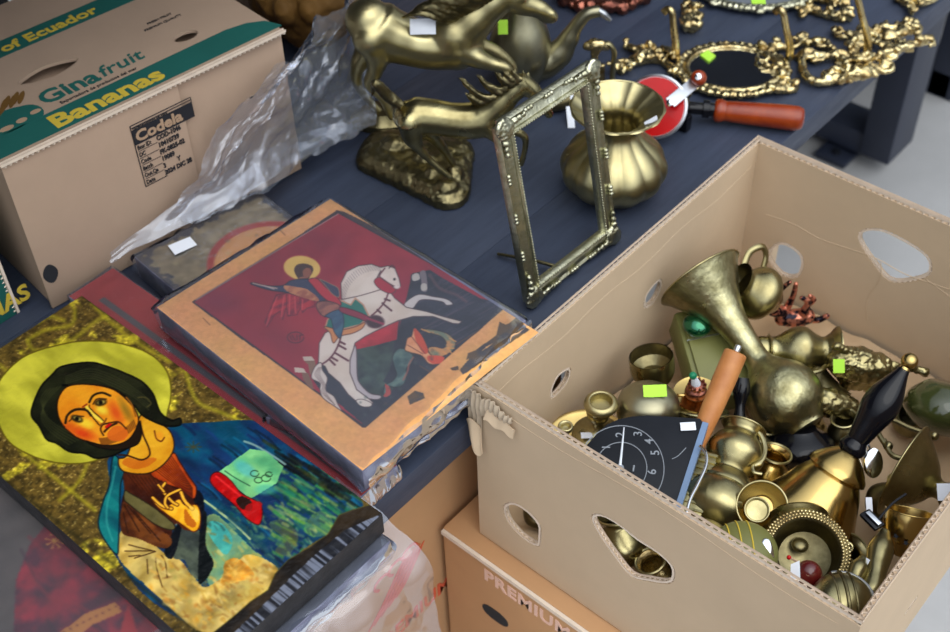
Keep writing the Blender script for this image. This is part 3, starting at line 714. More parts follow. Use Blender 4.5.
# green washes lower right
for i in range(150):
    a = rnd.uniform(268, 356); b_ = rnd.uniform(462, 560)
    if b_ < 430 + (a - 240) * 0.42: continue
    cl = rnd.choice([(30, 110, 90), (60, 140, 80), (90, 150, 60), (20, 70, 60), (120, 160, 90), (44, 130, 96), (150, 160, 80)])
    L = rnd.uniform(6, 20); cv.stroke([(a, b_), (a + L, b_ + L * rnd.uniform(0.5, 0.8))], rnd.uniform(1.5, 4.5), cl, 0.6, clip=W_all, soft=2)
for i in range(45):
    a = rnd.uniform(262, 345); b_ = 432 + (a - 250) * 0.60 + rnd.uniform(-4, 14); L = rnd.uniform(8, 22)
    cv.stroke([(a, b_), (a + L, b_ + L * 0.65)], rnd.uniform(1.5, 4), rnd.choice([(12, 18, 24), (20, 30, 26), (60, 64, 30), (10, 14, 20)]), 0.65, clip=W_all, soft=1.6)
cv.stroke(J3((75, 165), (130, 185), (200, 225), (290, 285)), 2.2, (150, 170, 160), 0.8)
for i in range(260):
    a = rnd.uniform(225, 350); b_ = rnd.uniform(470, 600)
    cl = rnd.choice([(24, 60, 60), (150, 160, 90), (60, 120, 80), (20, 40, 44), (100, 120, 70), (40, 90, 90)])
    cv.blob(a, b_, rnd.uniform(1.5, 6), cl, 0.4, ry=rnd.uniform(1, 2.5), rot=rnd.uniform(0.3, 0.9), clip=W_all, soft=0.9)
# light turquoise wedge
cv.poly(J4((590, 60), (640, 20), (700, 60), (829, 190), (900, 260), (829, 330), (700, 400), (640, 420), (600, 340), (590, 200)), (110, 150, 120), 0.85, col2=(150, 170, 110), streak=(60, 60), seed=21, var=0.2)
cv.poly(J4((620, 60), (680, 70), (730, 130), (735, 190), (700, 230), (650, 180), (610, 110)), (70, 170, 165), 0.8, var=0.15)
cv.stroke(J2((590, 470), (660, 520), (760, 600), (843, 680)), 2.2, (190, 196, 140), 0.9)
cv.stroke(J5((210, 40), (300, 110), (380, 190), (430, 260), (450, 300)), 5.5, (36, 84, 96), 0.8, soft=3)
# ochre rocky wash along the bottom
roc = cv.poly(J4((160, 110), (230, 130), (330, 180), (380, 220), (430, 240), (480, 270), (520, 330), (560, 370), (600, 400), (680, 350), (760, 270), (829, 230), (960, 290), (1010, 420), (950, 470), (829, 540), (700, 625), (560, 625), (430, 520), (300, 400), (150, 250)), (190, 154, 70), 0.93, col2=(206, 176, 100), streak=(70, 70), seed=31, var=0.3)
for i in range(130):
    a = rnd.uniform(150, 300); b_ = rnd.uniform(550, 628)
    cl = rnd.choice([(214, 150, 40), (150, 104, 44), (206, 190, 110), (120, 80, 40), (226, 200, 140), (190, 120, 40), (170, 160, 90)])
    cv.blob(a, b_, rnd.uniform(2, 7), cl, 0.55, ry=rnd.uniform(1.5, 4), rot=rnd.uniform(0, 3), clip=roc, soft=0.8)
for pts in (((200, 180), (330, 212)), ((180, 212), (335, 212)), ((230, 250), (340, 215)), ((295, 255), (300, 330)), ((340, 250), (345, 300), (375, 400)), ((370, 235), (390, 270), (400, 350)), ((200, 240), (260, 235)), ((385, 215), (420, 250))):
    cv.stroke(J4(*pts), 1.0, (70, 44, 16))
cv.poly(J4((700, 270), (760, 250), (829, 300), (850, 350), (780, 370), (700, 390), (670, 400), (690, 330)), (214, 140, 40), 0.8, var=0.3, col2=(200, 160, 80))
cv.poly(J5((410, 80), (450, 50), (510, 70), (560, 130), (540, 200), (490, 240), (440, 210), (480, 150)), (150, 116, 50), 0.4, col2=(120, 130, 70), streak=(90, 90))
cv.poly(J5((640, 20), (700, 10), (740, 60), (720, 120), (640, 140), (590, 100)), (180, 186, 90), 0.35, col2=(140, 170, 90), streak=(90, 90))
for i in range(420):
    a = rnd.uniform(150, 350); b_ = rnd.uniform(500, 625)
    if b_ < 470 + (350 - a) * 0.25 and a < 240: continue
    f_ = (b_ - 500) / 125 - (a - 230) / 240
    pal = [(214, 170, 80), (190, 150, 60), (226, 200, 130), (150, 110, 50), (200, 176, 96)] if f_ > 0.3 else [(90, 130, 100), (60, 100, 90), (140, 160, 90), (40, 70, 70), (120, 150, 110), (170, 176, 110)]
    L = rnd.uniform(2, 9); an = rnd.uniform(0.2, 1.2)
    cv.stroke([(a, b_), (a + L * math.cos(an), b_ + L * math.sin(an))], rnd.uniform(1.2, 3.4), rnd.choice(pal), 0.5, clip=W_all, soft=1.6)
# grey fold between hand and wash, black gaps
cv.poly(J4((470, 90), (565, 110), (565, 350), (520, 320), (490, 260), (430, 240)), (92, 100, 84), col2=(60, 66, 62), streak=(40, 120), var=0.2)
cv.poly(J4((455, 70), (475, 90), (430, 245), (385, 215)), (14, 18, 26))
cv.poly(J4((575, 0), (605, 30), (600, 180), (640, 270), (620, 330), (585, 375), (560, 360), (568, 110)), (14, 20, 22))
cv.poly(J2((560, 420), (600, 470), (596, 632), (575, 632), (580, 540), (530, 470)), (12, 16, 30))
# mantle's left edge in teal
cv.poly(J2((120, 250), (150, 255), (180, 320), (160, 400), (155, 560), (150, 700), (140, 760), (80, 690), (44, 600), (70, 480), (100, 400)), (14, 90, 100), col2=(26, 126, 124), streak=(20, 90), seed=14, edge=(10, 40, 50), ew=1.4)
cv.stroke(J2((135, 300), (115, 400), (90, 500), (90, 600), (120, 690)), 2.2, (70, 160, 150), 0.55)
# brown tunic
cv.poly(J2((185, 325), (330, 330), (430, 230), (470, 270), (560, 410), (545, 470), (580, 560), (575, 632), (500, 632), (450, 600), (400, 700), (250, 640), (165, 615), (165, 500), (180, 420)), (96, 44, 18), col2=(58, 24, 14), streak=(40, 80), seed=17, var=0.2)
cv.poly(J2((320, 325), (432, 228), (470, 270), (520, 350), (560, 410), (545, 468), (480, 420), (380, 380)), (190, 86, 22), col2=(160, 60, 16), streak=(60, 160), edge=(60, 20, 8), ew=1.0)
for i in range(11):
    f_ = i / 10; cv.stroke(J2((345 + 80 * f_, 318 - 82 * f_), (540, 465 - 70 * (1 - f_) * 0 - 60 * f_ * 0.9)), 0.8, (80, 24, 8), 0.8)
for i in range(9): cv.stroke(J2((200 + i * 22, 340 + i * 4), (300 + i * 28, 470 + i * 14)), 1.2, (60, 22, 10), 0.7)
cv.poly(J2((185, 425), (215, 440), (330, 510), (440, 600), (430, 632), (340, 600), (210, 500), (180, 470)), (104, 96, 58), var=0.15, edge=(40, 30, 16), ew=0.9)
cv.poly(J2((172, 490), (210, 505), (330, 600), (430, 680), (390, 730), (260, 680), (165, 640)), (120, 70, 30), col2=(86, 44, 20), streak=(60, 120), var=0.2)
for pts in (((180, 500), (260, 640)), ((200, 505), (320, 650)), ((230, 530), (370, 690)), ((175, 540), (200, 650))): cv.stroke(J2(*pts), 1.2, (56, 26, 12))
# neck
cv.poly(J2((260, 40), (300, 40), (420, 110), (435, 225), (325, 328), (180, 325), (150, 260), (200, 230)), (206, 144, 28), col2=(220, 168, 44), streak=(50, 50), edge=(50, 26, 10), ew=1.2)
cv.poly(J2((200, 250), (260, 265), (320, 250), (350, 260), (300, 300), (230, 310), (170, 280)), (190, 92, 24), 0.6)
cv.stroke(J2((265, 60), (280, 130), (310, 200), (312, 240), (270, 262), (200, 240), (150, 235)), 1.6, (60, 26, 10))
cv.stroke(J2((340, 110), (350, 150), (375, 165), (392, 145)), 1.4, (110, 50, 12)); cv.blob(*J2((368, 135))[0], 5, (224, 150, 40), 0.7)
# hand
cv.poly(J2((325, 460), (345, 470), (400, 520), (420, 500), (470, 470), (500, 500), (560, 500), (582, 550), (575, 620), (540, 640), (480, 600), (420, 560), (350, 505)), (222, 160, 26), col2=(236, 184, 50), edge=(96, 40, 8), ew=1.0)
cv.poly(J2((500, 520), (530, 560), (560, 600), (540, 620), (500, 590)), (170, 80, 16), 0.7)
for pts, w in ((((330, 462), (380, 505), (430, 520)), 2.4), (((395, 385), (380, 420), (430, 480), (460, 500)), 2.2), (((475, 420), (410, 450), (395, 490), (410, 515)), 2.2), (((360, 395), (390, 430)), 1.8), (((480, 435), (500, 480), (540, 520)), 3.0)):
    cv.stroke(J2(*pts), w + 1.6, (80, 34, 8)); cv.stroke(J2(*pts), w, (232, 180, 60))
cv.poly(J2((520, 510), (560, 520), (575, 560), (560, 590)), (240, 200, 96), 0.7)
# hair
hair = cr(J1((225, 85), (370, 66), (470, 90), (560, 125), (640, 165), (700, 230), (740, 330), (800, 370), (843, 360), (843, 395), (770, 400), (690, 370), (640, 340), (600, 290), (620, 370), (636, 450), (600, 500), (520, 540), (480, 560), (400, 570), (340, 545), (260, 535), (190, 490), (140, 470), (100, 400), (62, 350), (68, 290), (110, 195), (170, 130)))
cv.poly(hair, (26, 28, 16), smooth=False, col2=(44, 46, 26), streak=(40, 40), seed=41, edge=(8, 8, 6), ew=1.6)
for k in range(5):
    cv.stroke(J1((215 - 18 * k, 190 + 4 * k), (150 - 10 * k, 260), (110 + 8 * k, 350), (160 + 12 * k, 430 - 6 * k), (260 + 16 * k, 500 - 8 * k)), 0.9, (74, 76, 44), 0.7)
    cv.stroke(J1((240, 140 + 9 * k), (370, 100 + 12 * k), (500, 140 + 14 * k), (600, 200 + 12 * k), (680, 260 + 14 * k)), 0.9, (72, 74, 46), 0.7)
cv.stroke(J1((225, 185), (300, 190), (420, 190), (500, 210), (560, 250)), 2.2, (8, 8, 6))
# face
face = cr(J1((245, 195), (330, 180), (420, 188), (500, 212), (560, 260), (610, 320), (625, 380), (600, 440), (560, 480), (500, 505), (420, 500), (350, 480), (290, 455), (230, 400), (200, 340), (200, 260)))
fm = cv.poly(face, (216, 138, 30), smooth=False, col2=(226, 156, 40), streak=(60, 60), edge=(40, 20, 8), ew=1.3)
cv.blob(*J1((330, 235))[0], 22, (224, 160, 40), 0.8, ry=12, rot=0.3, clip=fm, soft=0.8)
cv.blob(*J1((330, 440))[0], 20, (204, 66, 24), 0.85, ry=8, rot=0.35, clip=fm, soft=0.8)
cv.blob(*J1((250, 400))[0], 10, (200, 84, 24), 0.7, ry=9, clip=fm, soft=0.9)
cv.blob(*J1((505, 330))[0], 8, (206, 84, 30), 0.85, ry=17, rot=-0.45, clip=fm, soft=0.8)
cv.blob(*J1((560, 320))[0], 6, (140, 110, 36), 0.8, ry=20, rot=-0.5, clip=fm, soft=0.8)
cv.blob(*J1((350, 385))[0], 11, (232, 200, 60), 0.9, ry=6, rot=0.3, clip=fm, soft=0.7)
cv.blob(*J1((430, 315))[0], 9, (232, 206, 70), 0.9, ry=6, rot=0.5, clip=fm, soft=0.7)
cv.stroke(J1((350, 300), (385, 340), (430, 375)), 3.2, (234, 206, 80)); cv.stroke(J1((340, 305), (380, 350), (415, 392)), 1.3, (60, 40, 14))
cv.stroke(J1((365, 290), (372, 310), (440, 372)), 1.1, (70, 50, 16))
cv.stroke(J1((240, 385), (250, 345), (290, 315), (345, 315), (375, 345)), 2.4, (44, 30, 14)); cv.stroke(J1((365, 275), (385, 240), (430, 225), (475, 240)), 2.2, (44, 34, 16))
cv.stroke(J1((330, 300), (352, 285)), 1.6, (150, 60, 20)); cv.stroke(J1((260, 375), (290, 350), (335, 350)), 1.3, (80, 50, 20)); cv.stroke(J1((385, 285), (405, 258), (455, 258)), 1.3, (80, 50, 20))
for (ex, ey), rr in (((300, 362), 0.35), ((425, 276), -0.2)):
    q = J1((ex, ey))[0]; cv.blob(*q, 7.5, (60, 46, 18), 0.95, ry=4.2, rot=rr, soft=0.35); cv.blob(q[0] + 0.4, q[1] - 0.2, 5.0, (196, 180, 96), 0.9, ry=2.3, rot=rr, soft=0.5); cv.blob(q[0], q[1], 2.6, (20, 18, 10), 1.0, soft=0.4)
# beard, moustache, mouth
cv.poly(J1((350, 480), (430, 500), (500, 500), (560, 480), (600, 440), (628, 380), (640, 440), (625, 490), (590, 510), (520, 525), (440, 520), (380, 500)), (40, 26, 14), edge=(14, 10, 8), ew=1.0)
for i in range(26):
    f_ = i / 25; x_, y_ = (430 + 180 * f_, 500 - 60 * f_ * f_ * 1.6); cv.stroke(J1((x_ - 12, y_ - 34), (x_, y_)), 1.0, (90, 46, 18), 0.8)
cv.poly(J1((460, 440), (500, 400), (550, 410), (570, 440), (545, 475), (500, 480), (470, 470)), (208, 108, 34), 0.9)
cv.stroke(J1((440, 450), (425, 420), (435, 395), (470, 385)), 1.5, (60, 30, 14)); cv.stroke(J1((470, 385), (520, 380), (560, 415)), 1.5, (80, 40, 14)); cv.stroke(J1((445, 430), (470, 405), (510, 385)), 2.2, (64, 34, 14))
cv.stroke(J1((455, 405), (475, 392)), 2.6, (190, 26, 24)); cv.stroke(J1((420, 398), (445, 380), (455, 362)), 1.6, (130, 80, 20))
# ear and lock on the right
cv.stroke(J1((560, 250), (590, 290), (610, 350)), 1.6, (150, 96, 30)); cv.stroke(J1((620, 250), (660, 250), (690, 280), (670, 300)), 1.2, (84, 78, 44))
# book
cv.poly(J2((680, 325), (843, 205), (920, 215), (960, 245), (1020, 300), (1000, 340), (985, 385), (960, 400), (843, 470), (760, 400)), (96, 168, 120), smooth=False, col2=(130, 190, 130), streak=(50, 50), seed=51, var=0.15)
cv.blob(*J3((80, 310))[0], 16, (90, 176, 176), 0.7, ry=8, rot=0.6); cv.blob(*J3((190, 420))[0], 14, (84, 170, 150), 0.6, ry=7)
for q, r_ in (((130, 335), 4.2), ((190, 360), 4.6), ((150, 370), 4.0), ((205, 340), 3.4)):
    c_ = J3(q)[0]; cv.stroke([(c_[0] + r_ * math.cos(a), c_[1] + r_ * 0.7 * math.sin(a)) for a in np.linspace(0, 5.6, 9)], 0.9, (40, 70, 50))
cv.stroke(J2((710, 320), (760, 355), (843, 400)), 0.9, (40, 80, 60))
cv.poly(J2((640, 345), (680, 328), (740, 370), (800, 440), (900, 500), (895, 600), (830, 575), (760, 500), (645, 395)), (196, 16, 18), col2=(160, 8, 14), edge=(80, 8, 8), ew=0.9)
cv.stroke(J2((665, 350), (720, 395), (790, 450)), 2.2, (230, 60, 60), 0.7)
cv.poly(J2((770, 480), (800, 455), (850, 480), (850, 530), (800, 520)), (50, 22, 16)); cv.poly(J3((150, 480), (170, 500), (150, 540), (125, 575), (80, 540), (90, 500)), (180, 20, 20), 0.8)
# star on the shoulder
for a in range(4):
    c_ = J2((545, 195))[0]; dx, dy = 8 * math.cos(a * 0.785), 5.5 * math.sin(a * 0.785); cv.stroke([(c_[0] - dx, c_[1] - dy), (c_[0] + dx, c_[1] + dy)], 1.3, (80, 74, 50), 0.8)
# pale green wash rim round the painted ground, chipped lower edge, bare dark wood beyond it
rim_pts = [(380, 502), (352, 510), (339, 515), (328, 534), (308, 548), (288, 560), (275, 574), (268, 590), (250, 602), (232, 618), (214, 632), (208, 640), (300, 660), (420, 540)]
dk = cv.poly(rim_pts, (34, 28, 24), smooth=False, col2=(60, 48, 34), streak=(50, 50))
cv.stroke(rim_pts[:11], 1.0, (90, 84, 40), 0.8, smooth=False)
g_ = cv.mask([(385, 512), (345, 530), (318, 552), (290, 578), (262, 606), (232, 634), (300, 660), (420, 540)]) * dk
tt = np.clip((N(30, 420, 61, 2) - 0.4) * 5, 0, 1)[..., None]
cv.put(g_, (np.array([132, 138, 154]) * tt + np.array([40, 42, 50]) * (1 - tt)) / 255, 0.9)
cv.stroke([(376, 503), (300, 452), (262, 424), (226, 398), (150, 342), (84, 297)], 3.0, (40, 32, 16), 0.6, smooth=False, soft=2)
cv.stroke([(0, 476), (60, 524), (110, 562), (160, 602), (200, 634)], 3.5, (50, 46, 24), 0.5, smooth=False, soft=3)
cv.gamma = 1.22
hf = lambda u, v: (vnoise(u, v, 120, 120, 71, 3) - 0.5) * 0.0009
cv.build('painting', M['paint_gloss'], tj, hf)

# ---- icon with the rider on a white horse (film wrapped), top of the stack
def film_wrap(parent, corners, z0, z1, m, pad=0.0018, amp=0.0012, seed=1.0, ends=0.004, name='plastic_wrap', drop=None):
    """clear sleeve around a board: rounded cross section, crumpled at the two ends"""
    cs = [Vector((x, y, 0)) for x, y in corners]
    def pl(u, v): return (cs[0].lerp(cs[1], u)).lerp(cs[3].lerp(cs[2], u), v)
    b = MB()
    def surf(u, v):
        # u along, v around the section: 0..1
        s_ = v * 2 * (1 + 0.14); hgt = z1 - z0
        uu = u
        e = min(u, 1 - u)
        if s_ < 1: vv, z = s_, z1 + pad
        elif s_ < 1.14: vv, z = 1, z1 + pad - (s_ - 1) / 0.14 * (hgt + pad)
        elif s_ < 2.14: vv, z = 1 - (s_ - 1.14), z0 - 0.0 
        else: vv, z = 0, z0 + (s_ - 2.14) / 0.14 * (hgt + pad)
        p = pl(uu, vv); ctr = pl(0.5, 0.5); side = (pl(uu, 1) - pl(uu, 0)).normalized()
        if s_ >= 1 and s_ < 1.14: p = p + side * (pad + 0.0015 * math.sin((s_ - 1) / 0.14 * math.pi))
        if s_ >= 2.14: p = p - side * (pad + 0.0015 * math.sin((s_ - 2.14) / 0.14 * math.pi))
        p = Vector((p.x, p.y, z)); k = 1.0 if e > 0.05 else 1.0 + (0.05 - e) * 40
        nz = noise.noise_vector(p * 38 + Vector((seed, 0, 0)))
        d = nz * amp * k
        if s_ < 1: d.z = abs(d.z)
        elif 1.14 <= s_ < 2.14: d = Vector((0, 0, 0))
        return p + d
    b.grid(surf, 90, 110)
    # folded ends
    for (a0, a1, u) in ((0, 3, 0.0), (1, 2, 1.0)):
        o0, o1 = cs[a0], cs[a1]; out = ((cs[1] - cs[0]) if u else (cs[0] - cs[1])).normalized()
        def endf(s_, t_, o0=o0, o1=o1, out=out):
            p = o0.lerp(o1, s_); z = z1 + pad - (z1 - z0) * t_
            p = Vector((p.x, p.y, z)) + out * (pad + ends * math.sin(t_ * math.pi) * (0.6 + 0.8 * abs(noise.noise(Vector((s_ * 9, t_ * 2, seed))))))
            return p + noise.noise_vector(p * 70 + Vector((seed, 3, 0))) * amp * 1.6
        b.grid(endf, 70, 8)
    return b.build(name, m, parent, recalc=False, sharp=1.2)
SZ0, SZ = 0.727, 0.755
sc = [(-0.3135, -0.131), (-0.003, -0.147), (-0.012, 0.094), (-0.300, 0.103)]
ts = board('painted_icon', 'film wrapped icon of a rider on a white horse above a dragon', sc, SZ0, SZ)
og = Vector((sc[0][0], sc[0][1], SZ + 0.0004)); ud = Vector((sc[1][0] - sc[0][0], sc[1][1] - sc[0][1], 0)); su = ud.length; ud.normalize(); vd = Vector((-ud.y, ud.x, 0))
og += ud * 0.0008 + vd * 0.0008
cv = Canvas(og, ud, vd, su - 0.0016, 0.2340, 0.00068); N = cv.n
# orange border, chipped to dark at lower right
t = N(30, 30, 101, 3)[..., None]; cv.c = (np.array([228, 158, 104]) * t + np.array([222, 168, 92]) * (1 - t)) / 255 * (0.93 + 0.12 * N(300, 300, 103, 2)[..., None])
Sa = lambda *p: Z(240, 240, 7.025, *p); Sb = lambda *p: Z(340, 250, 6.02, *p); Sc = lambda *p: Z(290, 320, 6.02, *p); Sd = lambda *p: Z(380, 320, 6.02, *p)
cv.poly([(192, 302), (250, 268), (337, 210), (345, 212), (420, 250), (506, 305), (480, 330), (440, 362), (400, 395), (363, 428), (300, 380), (240, 338)], (60, 44, 48), smooth=False)
F = [(195, 301), (250, 266), (338, 214), (420, 258), (503, 306), (470, 330), (430, 362), (395, 392), (363, 425), (300, 380), (245, 338)]
F = [(193, 302), (338, 212.5), (507, 305), (365, 427)]
fm = cv.poly(F, (142, 30, 52), smooth=False, col2=(160, 36, 52), streak=(14, 20), seed=105, var=0.12, edge=(40, 34, 44), ew=1.6)
cv.blob(215, 300, 40, (110, 34, 66), 0.5, ry=30, clip=fm, soft=0.9)
cv.stroke([(196, 300), (258, 262), (338, 214)], 1.0, (200, 170, 160), 0.7, smooth=False)
# dark hillside at right and bottom
hill = cv.poly(Sb((435, 140), (540, 120), (620, 170), (843, 290), (1010, 330), (843, 500), (700, 640), (560, 760), (150, 1060), (60, 980), (-130, 830), (-170, 770), (-120, 640), (-20, 640), (60, 600), (340, 540), (390, 330), (400, 290)), (44, 46, 60), smooth=False, col2=(34, 38, 52), streak=(30, 80), seed=111, var=0.2, clip=fm)
for i in range(110):
    a = rnd.uniform(410, 500); b_ = rnd.uniform(275, 345); L = rnd.uniform(8, 26); cv.stroke([(a, b_), (a + L, b_ - L * 0.55)], 0.8, rnd.choice([(70, 66, 84), (96, 72, 86), (50, 52, 70)]), 0.5, clip=hill)
cv.stroke(Sb((430, 150), (420, 240), (400, 300), (360, 420), (345, 540)), 1.2, (40, 40, 52), clip=fm)
cv.poly(Sb((95, 600), (330, 545), (320, 640), (300, 720), (260, 790), (330, 830), (240, 900), (130, 880), (100, 780)), (58, 74, 66), smooth=False, col2=(38, 46, 52), streak=(60, 60), var=0.3, clip=fm)
cv.poly(Sb((350, 430), (335, 540), (230, 570), (90, 600), (100, 560), (200, 500)), (172, 30, 46), smooth=False, var=0.15)
# scroll and rock shapes
cv.poly(Sb((435, 150), (470, 140), (480, 175), (440, 185)), (190, 180, 170)); cv.poly(Sb((480, 135), (515, 130), (525, 240), (490, 245), (490, 190)), (120, 108, 112)); cv.poly(Sb((490, 205), (520, 205), (522, 240), (490, 242)), (190, 178, 166))
cv.stroke(Sb((540, 150), (600, 230), (700, 270), (760, 310)), 3, (110, 70, 76), 0.6, clip=fm, soft=2)
for q in ((((75, 220), (130, 218), (150, 245), (85, 245)), (196, 180, 160)), (((25, 285), (80, 290), (100, 320), (30, 315)), (200, 184, 164)), (((85, 245), (150, 245), (160, 300), (120, 330), (110, 270)), (128, 96, 76)), (((70, 315), (110, 320), (130, 370), (150, 430), (110, 400), (80, 360)), (120, 84, 68))):
    cv.poly(Sc(*q[0]), q[1], smooth=False, clip=fm)
# horse
hc = (222, 206, 190); ink = (70, 52, 56)
cv.poly(Sc((385, 160), (400, 180), (405, 330), (420, 380), (480, 440), (545, 455), (540, 475), (500, 478), (440, 460), (370, 400), (352, 340), (360, 250)), (186, 172, 170), edge=ink, ew=0.8)
cv.poly(Sb((390, 320), (470, 268), (560, 280), (640, 295), (680, 325), (640, 332), (610, 310), (490, 300), (440, 350), (400, 350)), (206, 194, 186), edge=ink, ew=0.8)
cv.poly(Sb((10, 290), (5, 200), (40, 130), (110, 95), (190, 85), (245, 105), (290, 95), (330, 110), (355, 170), (365, 215), (345, 235), (310, 215), (300, 250), (330, 290), (400, 345), (520, 370), (620, 400), (735, 430), (715, 445), (680, 442), (560, 400), (440, 400), (350, 425), (250, 470), (150, 520), (90, 560), (80, 600), (60, 660), (60, 740), (100, 840), (180, 900), (200, 920), (170, 945), (120, 930), (50, 870), (0, 800), (-70, 740), (-90, 700), (-130, 680), (-125, 560), (-90, 500), (0, 450), (10, 360)), hc, smooth=False, col2=(210, 190, 172), streak=(40, 40), seed=121, edge=ink, ew=0.9)
cv.poly(Sb((205, 190), (240, 165), (310, 215), (335, 245), (300, 262), (240, 235)), (166, 34, 54), edge=ink, ew=0.7)
cv.stroke(Sb((270, 110), (240, 150), (250, 170), (320, 215), (350, 215)), 1.3, (90, 40, 50)); cv.stroke(Sb((245, 125), (225, 165)), 1.2, ink)
cv.stroke(Sb((330, 105), (312, 92), (295, 110)), 1.0, ink); cv.blob(*Sb((328, 176))[0], 1.7, (30, 24, 30)); cv.blob(*Sb((343, 222))[0], 4.2, (226, 212, 200), ry=2.6)
for i in range(24):
    f_ = i / 23; a = 3.3 - f_ * 1.9; x_, y_ = 190 + 185 * math.cos(a), 280 - 190 * math.sin(a) ; cv.stroke(Sb((x_ + 4, y_ + 4), (x_ + 26, y_ + 34)), 0.6, (120, 104, 104), 0.75)
cv.stroke(Sb((0, 300), (120, 275), (240, 240)), 0.9, (90, 70, 70))
cv.stroke(Sb((290, 260), (270, 310), (230, 360), (190, 395)), 1.6, (96, 46, 56))
for q in (((255, 320), (310, 365)), ((270, 295), (300, 305)), ((225, 360), (245, 378))): cv.stroke(Sb(*q), 1.9, (80, 40, 50))
# tail
cv.poly(Sc((165, 265), (190, 260), (195, 300), (225, 350), (215, 420), (265, 460), (290, 510), (310, 545), (270, 520), (200, 470), (180, 420), (180, 380), (130, 350), (140, 300)), (212, 196, 182), edge=ink, ew=0.8)
for k in range(4): cv.stroke(Sc((172 + 5 * k, 285), (150 + 10 * k, 330), (195 + 6 * k, 390), (195 + 8 * k, 440), (270, 510)), 0.6, (120, 100, 96), 0.8)
# harness over the rump
cv.stroke(Sc((310, 80), (295, 140), (265, 200), (230, 240), (195, 265)), 1.7, (92, 42, 54))
for q in (((290, 150), (335, 175)), ((300, 130), (330, 145)), ((275, 200), (350, 245)), ((240, 240), (270, 270)), ((250, 225), (285, 245))): cv.stroke(Sc(*q), 2.0, (86, 38, 50))
cv.poly(Sc((400, 482), (440, 478), (490, 500), (485, 520), (440, 522), (410, 505)), hc, edge=ink, ew=0.6)
# dragon
dg_ = cv.poly(Sd((120, 170), (160, 180), (200, 215), (190, 260), (160, 290), (160, 340), (140, 390), (90, 405), (50, 400), (65, 450), (40, 460), (20, 440), (30, 390), (70, 370), (100, 330), (85, 280), (75, 230), (90, 190)), (94, 118, 108), col2=(60, 84, 84), streak=(160, 160), seed=131, edge=(30, 34, 40), ew=0.9)
cv.stroke(Sd((200, 225), (175, 265), (165, 310), (140, 360)), 1.6, (170, 90, 76), 0.8)
cv.poly(Sd((30, 385), (55, 400), (65, 440), (45, 462), (20, 460), (35, 430)), (176, 70, 64))
cv.poly(Sd((290, 170), (330, 160), (380, 170), (400, 140), (370, 100), (310, 80), (260, 55), (330, 60), (400, 80), (440, 110), (455, 150), (430, 190), (370, 220), (310, 215)), (196, 138, 84), col2=(110, 120, 96), streak=(120, 120), seed=133, edge=(40, 34, 36), ew=0.7)
for q in (((400, 150), (430, 200)), ((420, 110), (458, 130)), ((400, 170), (445, 170)), ((250, 55), (300, 75)), ((380, 190), (400, 205))): cv.stroke(Sd(*q), 1.2, (214, 150, 80))
cv.poly(Sd((205, 50), (240, 80), (270, 130), (290, 190), (330, 225), (385, 225), (370, 250), (330, 268), (290, 260), (250, 215), (180, 195), (150, 180), (155, 150), (165, 110), (190, 95)), (212, 130, 84), col2=(226, 160, 110), streak=(80, 80), edge=(60, 40, 36), ew=0.8)
cv.poly(Sd((205, 50), (240, 80), (270, 130), (290, 190), (260, 200), (215, 120)), (196, 70, 44)); cv.poly(Sd((290, 215), (385, 222), (360, 262), (300, 255)), (206, 74, 50))
for q in (((190, 100), (270, 200)), ((165, 150), (260, 205))): cv.stroke(Sd(*q), 0.8, (120, 60, 50))
# saddle cloth, rider
cv.poly(Sb((-5, 300), (65, 330), (92, 290), (140, 330), (175, 400), (120, 450), (0, 480), (-90, 470), (-75, 420), (-40, 380)), (28, 110, 96), edge=(196, 140, 110), ew=1.5, smooth=False)
cv.poly(Sb((-95, 460), (0, 480), (90, 462), (150, 435), (135, 470), (80, 500), (0, 520), (-40, 560), (-60, 500)), (206, 132, 80), edge=(90, 50, 46), ew=0.8)
for cp_ in (((255, 385), (330, 372), (325, 470), (300, 560), (280, 500), (240, 530), (190, 610), (175, 575), (205, 500)), ((330, 372), (425, 378), (430, 470), (412, 500), (402, 525), (335, 535), (325, 480)), ((420, 378), (525, 425), (525, 470), (470, 478), (440, 512), (425, 470))):
    cv.poly(Sa(*cp_), (182, 40, 54), smooth=False, col2=(120, 24, 48), streak=(160, 60), seed=141, edge=(80, 20, 40), ew=0.6)
for q in (((260, 400), (215, 520), (185, 600)), ((310, 390), (290, 540)), ((350, 385), (345, 520)), ((385, 400), (390, 510)), ((440, 420), (435, 490))): cv.stroke(Sa(*q), 1.2, (220, 80, 84), 0.8)
hal = oval(302, 268, 18.5, 12.2, n=30, rot=0.12); cv.poly([(x, y) for x, y in hal], (226, 186, 96), smooth=False, edge=(190, 110, 70), ew=0.8)
cv.poly(Sa((380, 210), (400, 175), (450, 165), (500, 180), (515, 210), (490, 260), (470, 285), (420, 280), (395, 250)), (62, 34, 34)); cv.poly(Sa((445, 210), (480, 195), (500, 215), (495, 250), (470, 270), (445, 255)), (138, 78, 60))
cv.poly(Sa((410, 270), (440, 258), (470, 280), (450, 300), (415, 290)), (150, 90, 66))
cv.poly(Sa((100, 300), (180, 320), (300, 320), (360, 285), (480, 275), (560, 330), (620, 400), (560, 430), (440, 400), (330, 370), (200, 350), (80, 310)), (48, 56, 84), edge=(30, 26, 40), ew=0.8)
cv.poly(Sa((310, 320), (400, 330), (480, 350), (550, 410), (540, 430), (430, 400), (330, 360)), (200, 132, 90), col2=(160, 90, 70), streak=(160, 100))
cv.stroke(Sa((90, 303), (160, 320), (260, 340)), 1.2, (190, 160, 140)); cv.stroke(Sa((160, 320), (240, 345)), 0.8, (200, 180, 170))
